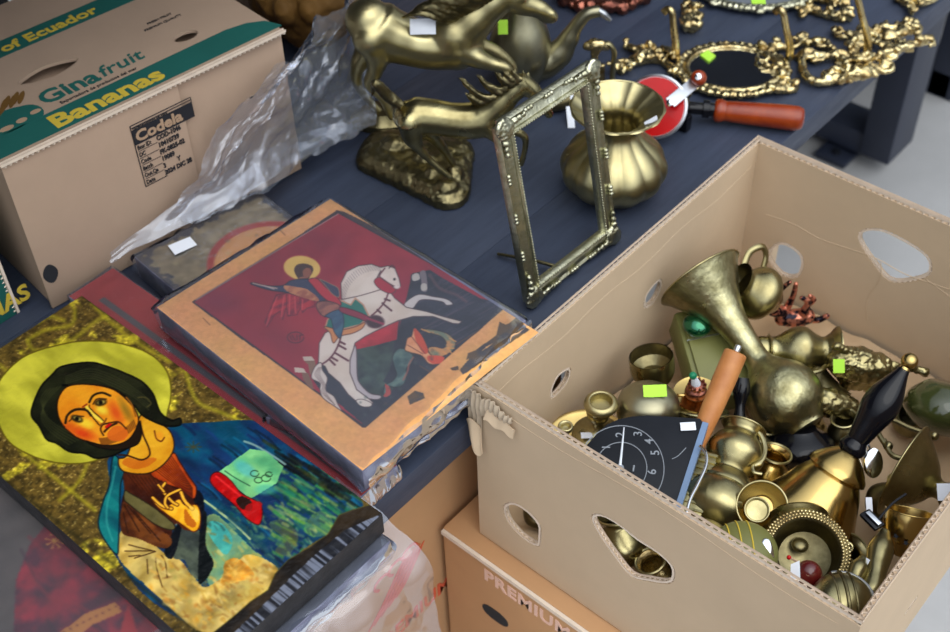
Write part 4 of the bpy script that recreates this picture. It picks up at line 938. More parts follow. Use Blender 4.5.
cv.poly(Sa((480, 280), (540, 270), (600, 330), (660, 380), (710, 440), (690, 470), (620, 430), (560, 380), (510, 320)), (186, 40, 56), edge=(60, 20, 40), ew=0.7); cv.poly(Sa((560, 275), (640, 310), (690, 340), (695, 400), (650, 380), (600, 320)), (56, 60, 84), edge=(150, 120, 90), ew=0.8)
cv.poly(Sa((540, 440), (620, 430), (700, 460), (680, 510), (600, 540), (550, 500)), (160, 98, 80), col2=(120, 70, 66), streak=(200, 80), edge=(50, 30, 40), ew=0.8)
cv.poly(Sa((600, 530), (700, 490), (730, 560), (720, 640), (700, 690), (660, 640), (640, 560)), (50, 76, 104), col2=(60, 100, 120), streak=(160, 60), edge=(30, 34, 50), ew=0.7)
cv.poly(Sb((0, 345), (60, 355), (140, 385), (200, 420), (190, 445), (120, 415), (10, 375)), (140, 36, 60), edge=(60, 20, 36), ew=0.7)
cv.blob(*Sb((212, 432))[0], 10.5, (66, 36, 46), ry=7.5, soft=0.25); cv.stroke(Sb((160, 410), (260, 445)), 2.2, (150, 44, 70))
cv.stroke([(s_[0], s_[1]) for s_ in oval(295.5, 337.5, 8.2, 5.4, n=18)], 0.9, (70, 24, 40)); text_marks = [((290, 336), (292, 340)), ((292, 335), (295, 340)), ((297, 335), (297, 340)), ((299, 336), (302, 335)), ((300, 335), (300, 340))]
for q in text_marks: cv.stroke(list(q), 0.8, (70, 24, 40))
# speckled lower ground and chips in the border
for i in range(120):
    cv.blob(rnd.uniform(330, 470), rnd.uniform(345, 420), rnd.uniform(0.8, 3), rnd.choice([(70, 84, 80), (40, 60, 60), (90, 70, 60)]), 0.35, clip=fm * cv.mask([(340, 400), (370, 425), (480, 325), (440, 320), (400, 370)]))
for pts in (((720, 10), (760, 30), (800, 0), (850, -30), (870, 40), (700, 130), (640, 160), (600, 200), (560, 220), (520, 240), (530, 200), (580, 180), (700, 90)), ((165, 460), (210, 425), (260, 440), (270, 470), (180, 510)), ((420, 290), (470, 275), (475, 300), (440, 305)), ((540, 230), (640, 170), (720, 110), (860, 30), (900, 60), (500, 330), (480, 300))):
    cv.poly(Sd(*pts), (62, 58, 62), smooth=False, col2=(90, 70, 48), streak=(120, 120))
for q in (((480, 330), (455, 345)), ((430, 372), (420, 366)), ((285, 235), (278, 228)), ((210, 325), (203, 318))): cv.stroke(list(q), 1.0, (110, 70, 50), 0.7)
cv.gamma = 0.96
cv.build('painting', M['paint'], ts)
film_wrap(ts, sc, SZ0, SZ, M['film'], pad=0.0032, amp=0.0013, seed=2.0, ends=0.007)

# ---- other wrapped icons
def small_icon(label, corners, z0, z1, paint, film='film_tight', res=0.0014, wrap=True, seed=1.0, amp=0.0012, ends=0.004):
    t = board('painted_icon', label, corners, z0, z1)
    o0 = Vector((corners[0][0], corners[0][1], z1 + 0.0004)); ud = Vector((corners[1][0] - corners[0][0], corners[1][1] - corners[0][1], 0)); vd = Vector((corners[3][0] - corners[0][0], corners[3][1] - corners[0][1], 0))
    su, sv = ud.length, vd.length; ud.normalize(); vd.normalize(); o0 += ud * 0.001 + vd * 0.001
    c = Canvas(o0, ud, vd, su - 0.002, sv - 0.002, res); paint(c); c.gamma = 1.08; c.build('painting', M['paint'], t)
    if wrap: film_wrap(t, corners, z0, z1, M[film], pad=0.0014, amp=amp, seed=seed, ends=ends)
    return t
# red bordered icon under the rider icon
def p_red(c):
    t = c.n(40, 40, 201, 3)[..., None]; c.c = (np.array([170, 50, 52]) * t + np.array([150, 36, 46]) * (1 - t)) / 255
    m = ((c.U > 0.03) & (c.V > 0.016) & (c.V < 0.024) & (c.U < c.su - 0.03)).astype(float); c.put(m, (84, 80, 84), 1)
    c.blob(368, 486, 13, (214, 90, 70), 0.9, ry=10, soft=0.3)
small_icon('film wrapped icon with a plain red border, under the rider icon', [(-0.440, -0.160), (-0.008, -0.160), (-0.008, -0.100), (-0.440, -0.100)], 0.6912, 0.7155, p_red, seed=7.0)
# icon with a big pale halo, behind
def p_halo(c):
    t = c.n(30, 30, 211, 4)[..., None]; c.c = (np.array([168, 150, 116]) * t + np.array([130, 116, 90]) * (1 - t)) / 255 * (0.85 + 0.3 * c.n(120, 120, 212, 2)[..., None])
    c.blob(268, 262, 62, (180, 62, 56), 1, ry=41, rot=-0.1, soft=0.02); c.blob(269, 263, 56, (214, 160, 100), 1, ry=37, rot=-0.1, soft=0.02)
    for i in range(40): c.blob(rnd.uniform(150, 290), rnd.uniform(192, 270), rnd.uniform(1, 4), rnd.choice([(196, 180, 130), (110, 96, 74), (120, 116, 90)]), 0.5, ry=2)
    e = np.minimum(np.minimum(c.U, c.su - c.U), np.minimum(c.V, c.sv - c.V)) + (c.n(150, 150, 215, 3) - 0.5) * 0.016
    c.put(np.clip((0.008 - e) / 0.002, 0, 1), (64, 66, 78), 1)
hi = small_icon('film wrapped icon with big orange halo and white price sticker, behind the rider icon', [(-0.430, -0.078), (-0.250, -0.094), (-0.228, 0.071), (-0.408, 0.087)], 0.6912, 0.722, p_halo, film='film', seed=13.0, amp=0.0022, ends=0.008)
b = MB(); q = [at(168, 246, 0.7258), at(175, 255, 0.7258), at(197, 245, 0.7258), at(190, 237, 0.7258)]; b.prism(q, UP * 0.0006); b.build('price_sticker', M['paper'], hi)
# dark red robed figure, lower left, under the varnished icon
def p_robe(c):
    c.c[:] = np.array([96, 84, 76]) / 255 * (0.85 + 0.3 * c.n(40, 40, 221, 3)[..., None])
    c.put((c.U > 0.36).astype(float), (74, 78, 92)); c.blob(370, 486, 14, (216, 92, 70), 0.95, ry=12, soft=0.3)
    c.poly([(-20, 440), (0, 478), (40, 505), (46, 488), (-20, 470)], (206, 120, 60), smooth=False)
    c.poly([(34, 500), (50, 520), (30, 545), (16, 580), (14, 632), (30, 680), (240, 680), (240, 600), (120, 520)], (150, 24, 44), smooth=False, col2=(84, 14, 40), streak=(60, 60), seed=223, var=0.3)
    for i in range(24):
        a, b_ = rnd.uniform(20, 170), rnd.uniform(500, 640); c.stroke([(a, b_), (a + rnd.uniform(10, 30), b_ + rnd.uniform(10, 50))], rnd.uniform(2, 5), rnd.choice([(150, 26, 38), (54, 10, 30), (84, 20, 50)]), 0.5, soft=2)
    s0 = (55, 541)
    for a in range(4): dx, dy = 9 * math.cos(a * 0.785 + 0.3), 7 * math.sin(a * 0.785 + 0.3); c.stroke([(s0[0] - dx, s0[1] - dy), (s0[0] + dx, s0[1] + dy)], 1.2, (206, 150, 60))
    for a in range(8): c.blob(s0[0] + 9 * math.cos(a * 0.785 + 0.3), s0[1] + 7 * math.sin(a * 0.785 + 0.3), 1.7, (214, 160, 70))
    c.poly([(60, 632), (88, 612), (116, 602), (122, 612), (90, 626), (70, 645)], (186, 124, 50), smooth=False); 
    for i in range(9): c.blob(64 + i * 6.5, 632 - i * 3.2, 1.5, (110, 50, 30))
    c.poly([(118, 640), (128, 602), (140, 640)], (170, 30, 34), smooth=False); c.poly([(134, 592), (160, 632), (190, 660), (170, 660)], (160, 28, 34), smooth=False)
small_icon('film wrapped icon of a dark red robed figure, lower left below the varnished icon', [(-0.36, -0.62), (0.046, -0.62), (0.046, -0.166), (-0.36, -0.166)], 0.6912, 0.7155, p_robe, film='film', seed=21.0, amp=0.0026, ends=0.006)
# thin wrapped board poking out right of the stack
def p_dark(c): c.c[:] = np.array([60, 58, 66]) / 255
small_icon('dark film wrapped icon poking out of the stack beside the open box', [(-0.14, -0.145), (-0.010, -0.102), (-0.006, 0.06), (-0.14, 0.06)], 0.7157, 0.7265, p_dark, film='film', seed=31.0, amp=0.003, ends=0.006)
# ---- big loose bag over the table edge, lower right of the varnished icon
tb = None
b = MB()
def drape(u, v):
    # u along the edge (y from far to near), v from the board end outwards and down over the table edge
    y = -0.150 - 0.32 * u
    L = v * 0.27
    top = 0.096 - 0.01 * u
    if L < top: x = -0.040 + L; z = 0.7185 - 0.014 * (L / top) ** 2
    else: x = -0.040 + top + 0.018 * math.sin(min(1, (L - top) / 0.03) * 1.57); z = 0.7045 - (L - top)
    p = Vector((x, y, z)); k = 0.003 + 0.016 * v
    d = noise.noise_vector(Vector((y * 16, L * 5, 3.3))) * k + noise.noise_vector(p * 45) * 0.0022
    if L < top: d.z = abs(d.z) * 0.5
    else: d.x = abs(d.x) + 0.002
    return p + d
b.grid(drape, 110, 90)
o = b.build('plastic_bag', M['film_milk'], None, recalc=False, sharp=1.5)
tag(o, 'crumpled clear plastic bag hanging over the table edge below the icons', 'bag')
# ---- big clear bag between the banana carton and the brass horse
b = MB()
P00, P10 = at(150, 232, 0.74), at(372, 118, 0.72)      # lower edge
P01, P11 = at(283, 42, 0.885), at(368, -15, 0.84)      # upper edge
def bag(u, v):
    a = P00.lerp(P10, u); c = P01.lerp(P11, u); p = a.lerp(c, v)
    p = p + Vector((0, 0, 0.030 * math.sin(math.pi * v) * math.sin(math.pi * u))) + CAMF * (-0.030 * math.sin(3.1 * u + 1.5 * v))
    p += noise.noise_vector(Vector((u * 4.2, v * 3.2, 0.7))) * 0.018 + noise.noise_vector(Vector((u * 14, v * 9, 5.7))) * 0.006 + noise.noise_vector(Vector((u * 50, v * 35, 1.7))) * 0.0016
    return p
b.grid(bag, 120, 90)
o = b.build('plastic_bag', M['film_milk'], None, recalc=False, sharp=1.5)
tag(o, 'large clear plastic bag slumped against the banana carton beside the horse', 'bag')
# bag's folded tail over the haloed icon
b = MB()
Q0, Q1, Q2 = at(112, 262, 0.745), at(262, 176, 0.745), at(372, 118, 0.715)
def tail(u, v):
    p = (Q0.lerp(Q1, u * 2) if u < 0.5 else Q1.lerp(Q2, u * 2 - 1)); w_ = 0.012 + 0.030 * math.sin(math.pi * min(1, u * 1.1))
    p = p + (CAMF * 0.8 + UP * 0.5) * (w_ * (v - 0.3)) + noise.noise_vector(Vector((u * 9, v * 2, 2.2))) * 0.004
    return p + UP * 0.004
b.grid(tail, 90, 16)
o2 = b.build('bag_edge', M['film_milk'], o, recalc=False, sharp=1.5)
# ================================================================ brassware on the table
FW = ROT @ Vector((0, 0, -1))
def scl(p): return F_PX / (Vector(p) - CAM).dot(FW)      # pixels per metre at a point
def zmin(o_list): pass
class Plane:
    """upright plane facing the viewer through a foot point; measures the photo's outline at that distance"""
    def __init__(s, p0): s.p0 = Vector(p0); s.k = scl(s.p0)
    def __call__(s, px, py, w=0.0): return hitp(px, py, s.p0 + CAMF * w, CAMF)
def organic(pl, chains, name, m, parent, voxel=0.0022, it=5, disp=None, extra=None):
    b = MB()
    for ch in chains:
        pts = []; rs = []
        for q in ch: pts.append(pl(q[0], q[1], q[3] if len(q) > 3 else 0.0)); rs.append(q[2] / pl.k)
        b.tube(pts, rs, n=14); b.ell(pts[0], rs[0]); b.ell(pts[-1], rs[-1])
    if extra: extra(b)
    return b.build(name, m, parent, voxel=voxel, smooth_it=it, disp=disp)
# ---- small horse on a rocky base
P0 = at(430, 178, 0.715)
ps = Plane(P0)
th = thing('horse_statue', 'smaller brass horse galloping over a rocky base, in front of the large horse', 'statue', at(418, 180, TZ))
organic(ps, [
    [(408, 116, 15), (416, 116, 18.5), (432, 117, 17.5), (452, 120, 17), (470, 121, 18), (484, 119, 18)],
    [(484, 117, 17), (498, 106, 14), (512, 93, 10.5), (524, 84, 9)],
    [(522, 82, 8.5), (532, 90, 8.5), (541, 103, 6), (549, 114, 4.6)],
    [(410, 122, 13, -0.012), (412, 136, 10, -0.014), (420, 149, 5.5, -0.014), (432, 162, 3.6, -0.014), (450, 177, 3.2, -0.014)],
    [(424, 126, 12, 0.012), (438, 142, 6, 0.014), (448, 156, 3.6, 0.014), (457, 170, 3.0, 0.014)],
    [(488, 128, 10, -0.010), (499, 140, 5.5, -0.014), (511, 150, 4, -0.014), (515, 163, 3.0, -0.014), (510, 174, 3.4, -0.014)],
    [(490, 124, 9, 0.010), (508, 129, 5.5, 0.014), (524, 136, 4, 0.014), (525, 150, 3.0, 0.014), (521, 164, 3.4, 0.014)],
    [(524, 78, 2.5, -0.004), (523, 71, 1.2, -0.004)], [(529, 79, 2.5, 0.004), (529, 72, 1.2, 0.004)],
], 'body', M['brass'], th, voxel=0.0020)
b = MB()
for i, (bx, by, tx, ty) in enumerate(((490, 100, 459, 76), (496, 99, 464, 84), (502, 94, 477, 74), (508, 90, 482, 80), (513, 86, 496, 71), (518, 83, 504, 70), (522, 80, 512, 68), (486, 104, 466, 92))):
    for w in (-0.004, 0.002, 0.006):
        m0 = ps((bx + tx) / 2, (by + ty) / 2 + 4, w); b.tube([ps(bx, by, w), m0, ps(tx + 3 * w * 300 / 2, ty, w * 1.6)], [6.5 / ps.k, 5.5 / ps.k, 0.6 / ps.k], n=8, flat=0.55)
b.build('mane', M['brass_dark'], th, voxel=0.0012, smooth_it=1, disp=(0.0006, 160))
b = MB()
for w in (-0.006, 0.0, 0.005): b.tube([ps(402, 106, w), ps(388, 96, w), ps(376, 84, w * 2), ps(372, 92 + w * 900, w * 2)], [4.5 / ps.k, 6 / ps.k, 5 / ps.k, 1 / ps.k], n=8)
b.build('tail', M['brass_dark'], th, voxel=0.0013, smooth_it=1, disp=(0.0006, 160))
out = [at(x, y, TZ) for x, y in ((357, 167), (368, 143), (392, 138), (420, 142), (452, 146), (473, 152), (472, 176), (469, 200), (457, 210), (438, 210), (402, 192), (372, 178))]
ctr = sum(out, Vector()) / len(out)
b = MB(); lv = [(0.0, 1.0), (0.010, 1.0), (0.016, 0.93), (0.022, 0.80), (0.026, 0.55), (0.028, 0.2)]
oo, _ = spline(out, [0] * len(out), True, 5); k = len(oo)
vs = []; fs = []
for h, s_ in lv: vs += [Vector((ctr.x + (p.x - ctr.x) * s_, ctr.y + (p.y - ctr.y) * s_, TZ + 0.0006 + h)) for p in oo]
for j in range(len(lv) - 1):
    for i in range(k): fs.append((j * k + i, j * k + (i + 1) % k, (j + 1) * k + (i + 1) % k, (j + 1) * k + i))
fs += [tuple(range(k - 1, -1, -1)), tuple(range((len(lv) - 1) * k, len(lv) * k))]
b.add(vs, fs)
for i in range(16):
    q = ctr + Vector((rnd.uniform(-0.038, 0.038), rnd.uniform(-0.022, 0.022), 0.018)); b.ell(q, (rnd.uniform(0.008, 0.016), rnd.uniform(0.008, 0.014), rnd.uniform(0.008, 0.018)))
b.ell(at(447, 190, TZ + 0.014), (0.016, 0.016, 0.016)); b.ell(at(455, 178, TZ + 0.016), (0.012, 0.012, 0.018))
b.ell(at(395, 150, TZ + 0.018), (0.020, 0.016, 0.020))
b.build('rocky_base', M['brass_dark'], th, voxel=0.0018, smooth_it=2, disp=(0.0016, 90))
# ---- large horse
pb = Plane(at(386, 118, TZ + 0.02))
th = thing('horse_statue', 'large brass horse leaping, white price sticker on its back', 'statue', at(384, 121, TZ))
organic(pb, [
    [(368, 20, 22), (376, 27, 27), (394, 36, 25), (415, 43, 23), (438, 45, 24), (456, 42, 27)],
    [(456, 34, 26), (472, 20, 21), (490, 6, 16), (506, -6, 13)],
    [(504, -8, 12), (520, 2, 12), (538, 8, 8.5), (549, 14, 6.5), (552, 17, 6.5)], [(508, 2, 8), (522, 9, 6), (536, 14, 4), (546, 20, 4)], [(521, -3, 4, -0.010), (523, -2, 4, -0.011)], [(553, 14, 3, -0.005), (554, 17, 3, -0.005)],
    [(371, 38, 18, -0.016), (377, 56, 12, -0.018), (375, 72, 8, -0.018), (369, 84, 5.5, -0.018), (383, 99, 4.6, -0.018), (392, 116, 5, -0.018)],
    [(372, 40, 16, 0.016), (362, 58, 10, 0.018), (356, 76, 6, 0.018), (362, 92, 4.6, 0.018), (380, 112, 4.4, 0.018)],
    [(460, 50, 15, -0.016), (476, 58, 10, -0.020), (492, 64, 7, -0.020), (506, 68, 5.5, -0.020), (512, 78, 4, -0.020)],
    [(468, 44, 12, 0.016), (492, 50, 7, 0.020), (513, 67, 4.5, 0.020), (509, 84, 4, 0.020)],
], 'body', M['brass_sat'], th, voxel=0.0028, it=6)
b = MB()
for i in range(14):
    f_ = i / 13; bx, by = 452 + 50 * f_, 20 - 30 * f_
    b.tube([pb(bx, by, -0.010), pb(bx - 14, by - 5 + 3 * math.sin(i), -0.020), pb(bx - 34, by - 8 + 2 * math.sin(i * 2), -0.020), pb(bx - 50, by - 2, -0.014)], [6 / pb.k, 7 / pb.k, 5 / pb.k, 1.5 / pb.k], n=8, flat=0.6)
b.build('mane', M['brass_dark'], th, voxel=0.0015, smooth_it=1, disp=(0.0008, 130))
b = MB(); b.lathe(at(386, 121, TZ + 0.0006), UP, [(0, 0.045), (0.008, 0.045), (0.014, 0.036), (0.020, 0.030)], 32, squash=0.6); b.build('base_plate', M['brass_dark'], th)
def sticker(pc, n_, w, h, m, parent, name='price_sticker', up=None, bend=0.0):
    n_ = Vector(n_).normalized(); u = (CAMR - n_ * CAMR.dot(n_)).normalized(); v = n_.cross(u)
    b = MB(); b.grid(lambda a, c: Vector(pc) + u * ((a - 0.5) * w) + v * ((c - 0.5) * h) - n_ * (bend * ((a - 0.5) ** 2 + (c - 0.5) ** 2) - 0.0004), 6, 6)
    return b.build(name, m, parent, recalc=False, solid=0.0004)
q = pb(424, 30, -0.0); nrm = (-CAMF * 0.75 + UP * 0.65).normalized(); sticker(q + nrm * 0.0258, nrm, 0.030, 0.018, M['paper'], th, bend=0.008)
# ---- swan-necked pot
PT = at(520, 84, TZ); kp = scl(PT)
tp = thing('coffee_pot', 'tall greyish brass pot with a swan neck spout behind the horses', 'pot', PT)
b = MB(); b.lathe(PT + UP * 0.0006, UP, sm([(0, 0.024), (0.006, 0.026), (0.020, 0.034), (0.050, 0.041), (0.080, 0.036), (0.105, 0.024), (0.125, 0.018), (0.150, 0.020), (0.165, 0.024)]), 40); b.build('body', M['pewter'], tp)
pp_ = Plane(PT)
b = MB(); b.tube([pp_(528, 66), pp_(544, 62), pp_(558, 54), pp_(568, 40), pp_(576, 26), pp_(587, 14), pp_(600, 11)], [17 / kp, 17 / kp, 14 / kp, 10 / kp, 7 / kp, 6 / kp, 5.5 / kp], n=18); b.build('spout', M['pewter'], tp)
b = MB(); b.tube([pp_(597, 10), pp_(603, 14), pp_(610, 20)], [5.6 / kp, 6.2 / kp, 3.5 / kp], n=14, flat=0.6); b.build('spout_tip', M['alum'], tp)
b = MB(); b.tube([PT + UP * 0.13 - CAMR * 0.016, PT + UP * 0.15 - CAMR * 0.045, PT + UP * 0.10 - CAMR * 0.06, PT + UP * 0.055 - CAMR * 0.038], [0.004] * 4, n=10); b.build('handle', M['pewter'], tp)
b = MB(); b.lathe(PT + UP * 0.166, UP, sm([(0, 0.025), (0.008, 0.020), (0.018, 0.008), (0.026, 0.005), (0.034, 0.0)]), 28); b.build('lid', M['pewter'], tp)
sticker(pp_(503, 27, -0.040), -CAMF + UP * 0.3, 0.012, 0.018, M['tag_green'], tp)
# ---- copper leaf dish at the top edge
tc_ = thing('leaf_dish', 'reddish copper leaf shaped dish with curled rim at the top edge', 'dish', at(600, -6, TZ))
b = MB(); c0 = at(604, -8, TZ + 0.012)
b.tube([c0 + CAMR * (0.062 * math.cos(a)) + CAMF * (0.040 * math.sin(a) + 0.005 * math.sin(5 * a)) + UP * (0.006 * math.sin(7 * a)) for a in np.linspace(0, 6.0, 30)], 0.0075, n=10)
for i in range(26):
    a = i / 26 * 6.28; q = c0 + CAMR * (0.064 * math.cos(a)) + CAMF * (0.043 * math.sin(a)); b.ell(q + UP * rnd.uniform(-0.003, 0.006), rnd.uniform(0.005, 0.010))
b.build('rim', M['copper'], tc_, voxel=0.0016, smooth_it=1, disp=(0.0016, 110))
b = MB(); b.lathe(c0 - UP * 0.0105, UP, [(0, 0.050), (0.003, 0.055), (0.0031, 0.0)], 36, squash=0.66); b.build('tray', M['copper'], tc_)

# ---- empty picture frame leaning on its strut
D_ = at(524, 306, TZ + 0.003); Cc = at(613, 236, TZ + 0.003); ex = (Cc - D_); wF = ex.length; ex.normalize()
def perp(px, py, base):
    r = ray(px, py); t_ = (base - CAM).dot(ex) / r.dot(ex); return CAM + r * t_
A_ = perp(484, 118, D_); B_ = perp(597, 62, Cc)
ey = ((A_ - D_) + (B_ - Cc)) / 2; hF = ey.length; ey.normalize(); ez = ex.cross(ey).normalized()
print('frame', wF, hF, ey)
tf = thing('picture_frame', 'empty ornate bronze picture frame leaning upright on the table', 'frame', D_)
def fp(u, v, w=0.0): return D_ + ex * u + ey * v + ez * w
def bar(u0, v0, u1, v1, wid, name):
    d = Vector((u1 - u0, v1 - v0)).normalized(); nn = Vector((-d.y, d.x))
    prof = [(-0.5, 0), (-0.5, 0.35), (-0.38, 0.62), (-0.25, 0.45), (-0.05, 0.55), (0.15, 0.75), (0.32, 0.6), (0.40, 0.8), (0.5, 0.55), (0.5, 0)]
    b = MB(); vs = []; k = len(prof)
    for (u, v) in ((u0, v0), (u1, v1)):
        for a, h in prof: vs.append(fp(u + nn.x * a * wid, v + nn.y * a * wid, h * 0.012))
    b.add(vs, [(i, (i + 1) % k, k + (i + 1) % k, k + i) for i in range(k)] + [tuple(range(k - 1, -1, -1)), tuple(range(k, 2 * k))])
    L = math.hypot(u1 - u0, v1 - v0); m_ = int(L / 0.0034)
    for i in range(m_):
        t_ = (i + 0.5) / m_; u = u0 + (u1 - u0) * t_; v = v0 + (v1 - v0) * t_
        for off in (0.40,): b.ell(fp(u + nn.x * off * wid, v + nn.y * off * wid, 0.0098), 0.0012, n=6)
    for t_ in (0.28, 0.5, 0.72):
        u = u0 + (u1 - u0) * t_; v = v0 + (v1 - v0) * t_
        for s_ in (-1, 0, 1): b.ell(fp(u - nn.x * 0.32 * wid + d.x * 0.0042 * s_, v - nn.y * 0.32 * wid + d.y * 0.0042 * s_, 0.0078), (0.0028, 0.0028, 0.0026), n=8)
    b.build(name, M['frame'], tf)
w2 = 0.021; e_ = w2 / 2
bar(e_, 0, wF - e_, 0, 0, 'x') if False else None
bar(0.006, e_, wF - 0.006, e_, w2, 'frame_rail'); bar(wF - 0.006, hF - e_, 0.006, hF - e_, w2 * 0.95, 'frame_rail')
bar(e_, hF - 0.006, e_, 0.006, w2, 'frame_rail'); bar(wF - e_, 0.006, wF - e_, hF - 0.006, w2 * 1.15, 'frame_rail')
for cu_, cv_ in ((0, 0), (wF, 0), (0, hF), (wF, hF)):
    b = MB(); su_ = 1 if cu_ == 0 else -1; sv_ = 1 if cv_ == 0 else -1
    b.ell(fp(cu_ + su_ * 0.010, cv_ + sv_ * 0.010, 0.008), (0.012, 0.012, 0.006), (ex, ey, ez))
    for a in range(9):
        an = a / 8 * math.pi * 0.5; q = (cu_ + su_ * 0.008 - su_ * 0.008 * math.cos(an), cv_ + sv_ * 0.008 - sv_ * 0.008 * math.sin(an))
        b.ell(fp(*q, 0.0085), 0.0036, n=10)
    for sgn in (0, 1):
        for j in range(4):
            uu = cu_ + su_ * (0.016 + 0.007 * j if sgn else 0.006); vv = cv_ + sv_ * (0.006 if sgn else 0.016 + 0.007 * j); b.ell(fp(uu, vv, 0.0095), (0.0046 - 0.0006 * j, 0.0046 - 0.0006 * j, 0.0035), n=10)
    b.build('corner_ornament', M['frame'], tf, voxel=0.0010, smooth_it=0, disp=(0.0007, 260))
b = MB(); bp0 = fp(wF * 0.45, hF * 0.46, -0.001); foot = at(498, 254, TZ + 0.004)
b.tube([at(572, 272, TZ + 0.006), at(540, 262, TZ + 0.012), foot], [0.0035, 0.0035, 0.0030], n=8, flat=0.6); b.tube([at(528, 262, TZ + 0.005), at(520, 257, TZ + 0.006)], 0.003, n=8)
b.build('strut', M['brass_dark'], tf)

# ---- lobed urn
UC = at(612, 190, TZ); ku = scl(UC)
tu = thing('brass_vase', 'squat ribbed brass vase with wide flared mouth behind the picture frame', 'vase', UC)
b = MB()
b.lathe(UC + UP * 0.0006, UP, sm([(0, 0.036), (0.004, 0.040), (0.012, 0.050), (0.026, 0.0600), (0.042, 0.0610), (0.058, 0.052), (0.074, 0.036), (0.086, 0.0275), (0.096, 0.0275), (0.106, 0.034), (0.114, 0.046), (0.1185, 0.0535)]) + [(0.1195, 0.0520)] + sm([(0.1140, 0.0440), (0.106, 0.0320), (0.096, 0.0255), (0.084, 0.0255), (0.070, 0.030), (0.02, 0.03), (0.0195, 0.0)]), 120, lobes=12, amp=0.055)
b.build('body', M['brass_sat'], tu)
b = MB(); b.tube([UC + UP * 0.1193 + X * 0.0520 * math.cos(a) + Y * 0.0520 * math.sin(a) for a in np.linspace(0, 2 * math.pi, 41)[:-1]], 0.0014, n=6, closed=True); b.build('lip', M['brass_sat'], tu)
sticker(UC + UP * 0.1135 + CAMR * 0.036 - CAMF * 0.022, UP * 0.9 - CAMR * 0.6, 0.016, 0.010, M['paper'], tu)
# ---- bracket and hook behind the frame
th = thing('wall_hook', 'brass wall hook with leaf plate standing between picture frame and vase', 'hook', at(606, 86, TZ))
ph = Plane(at(606, 86, TZ))
b = MB(); b.tube([ph(612, 84), ph(613, 66), ph(614, 52), ph(609, 44), ph(602, 44)], [4.5 / ph.k, 4.5 / ph.k, 4.5 / ph.k, 4 / ph.k, 3 / ph.k], n=10, flat=0.6); b.build('hook', M['brass_sat'], th)
b = MB()
for q in ((588, 46, 5), (594, 44, 6), (600, 45, 6), (606, 47, 4), (596, 52, 4)): b.ell(ph(q[0], q[1]), q[2] / ph.k)
b.tube([ph(594, 46), ph(594, 62), ph(595, 84)], 4 / ph.k, n=8); b.tube([ph(602, 64), ph(602, 84)], 3 / ph.k, n=8)
b.build('leaf_plate', M['brass_orn'], th, voxel=0.0015, smooth_it=1, disp=(0.001, 150))
# ---- brass tube with pale label behind the frame
th = thing('brass_bottle', 'small dark brass bottle with pale blue label lying behind the picture frame', 'bottle', at(570, 108, TZ))
q0, q1 = at(548, 105, TZ + 0.013), at(592, 92, TZ + 0.013); ax = (q1 - q0); L = ax.length
b = MB(); b.lathe(q0, ax, sm([(0, 0.006), (0.004, 0.010), (L * 0.4, 0.012), (L * 0.8, 0.012), (L, 0.004)]), 24); b.build('body', M['brass_dark'], th)
b = MB(); ax.normalize(); b.lathe(q0 + ax * L * 0.42, ax, [(0, 0.0123), (0.013, 0.0124)], 24); b.build('label_band', M['paper'], th)
b = MB(); qq = at(569, 115, TZ + 0.001); b.prism([at(566, 107, TZ + 0.014), at(573, 106, TZ + 0.014), at(575, 128, TZ + 0.001), at(568, 128, TZ + 0.001)], UP * 0.0004); b.build('paper_tag', M['paper'], th)

# ---- hand drill with red wheel
td = thing('hand_drill', 'hand drill with red crank wheel, silver crank and varnished wooden handle', 'drill', at(690, 118, TZ))
dn = (UP * 0.66 - CAMF * 0.70 - CAMR * 0.22).normalized(); dc = at(655, 107, TZ + 0.040); kd = scl(dc)
b = MB(); b.lathe(dc - dn * 0.004, dn, [(0, 0.034), (0.002, 0.0400), (0.008, 0.0400), (0.0095, 0.0375), (0.0078, 0.0365), (0.0076, 0.0)], 64); b.build('wheel_rim', M['alum'], td)
b = MB(); b.lathe(dc + dn * 0.0037, dn, [(0, 0.0362), (0.001, 0.0360), (0.0011, 0.012), (0.003, 0.010), (0.0031, 0.0)], 64); b.build('wheel', M['red'], td)
b = MB(); c0 = at(670, 103, TZ + 0.058); c1 = at(699, 79, TZ + 0.062); d_ = (c1 - c0).normalized(); sd = dn.cross(d_).normalized()
b.box((c0 + c1) / 2, ((c1 - c0).length, 0.015, 0.0022), (d_, sd, d_.cross(sd)), bevel=0.0008); b.build('crank', M['alum'], td)
b = MB(); b.lathe(c0 + dn * 0.001, dn, [(0, 0.0042), (0.002, 0.0042), (0.003, 0.002), (0.0031, 0)], 14); b.build('screw', M['chrome'], td)
b = MB(); b.lathe(c1 - dn * 0.001, dn, sm([(0, 0.006), (0.004, 0.009), (0.010, 0.0098), (0.016, 0.007), (0.018, 0.0)]), 22); kn = b.build('crank_knob', M['wood_red'], td)
b = MB(); b.lathe(c1 + dn * 0.0165, dn, [(0, 0.0042), (0.0015, 0.0040), (0.0025, 0.0)], 14); b.build('screw', M['chrome'], kn)
h0, h1 = at(681, 107, TZ + 0.022), at(716, 110, TZ + 0.020); ax = (h1 - h0); L = ax.length
b = MB(); b.lathe(h0, ax, [(0, 0.012), (0.006, 0.013), (0.010, 0.008), (L * 0.6, 0.0075), (L * 0.62, 0.011), (L * 0.8, 0.011), (L * 0.82, 0.0085), (L, 0.008)], 24)
b.tube([h0 + UP * 0.004, at(688, 94, TZ + 0.03), at(690, 88, TZ + 0.03)], 0.005, n=8); b.box(at(684, 122, TZ + 0.012), (0.016, 0.012, 0.022), bevel=0.002); b.build('shaft', M['black'], td)
g0, g1 = at(714, 110, TZ + 0.018), at(804, 119, TZ + 0.018); ax = (g1 - g0); L = ax.length
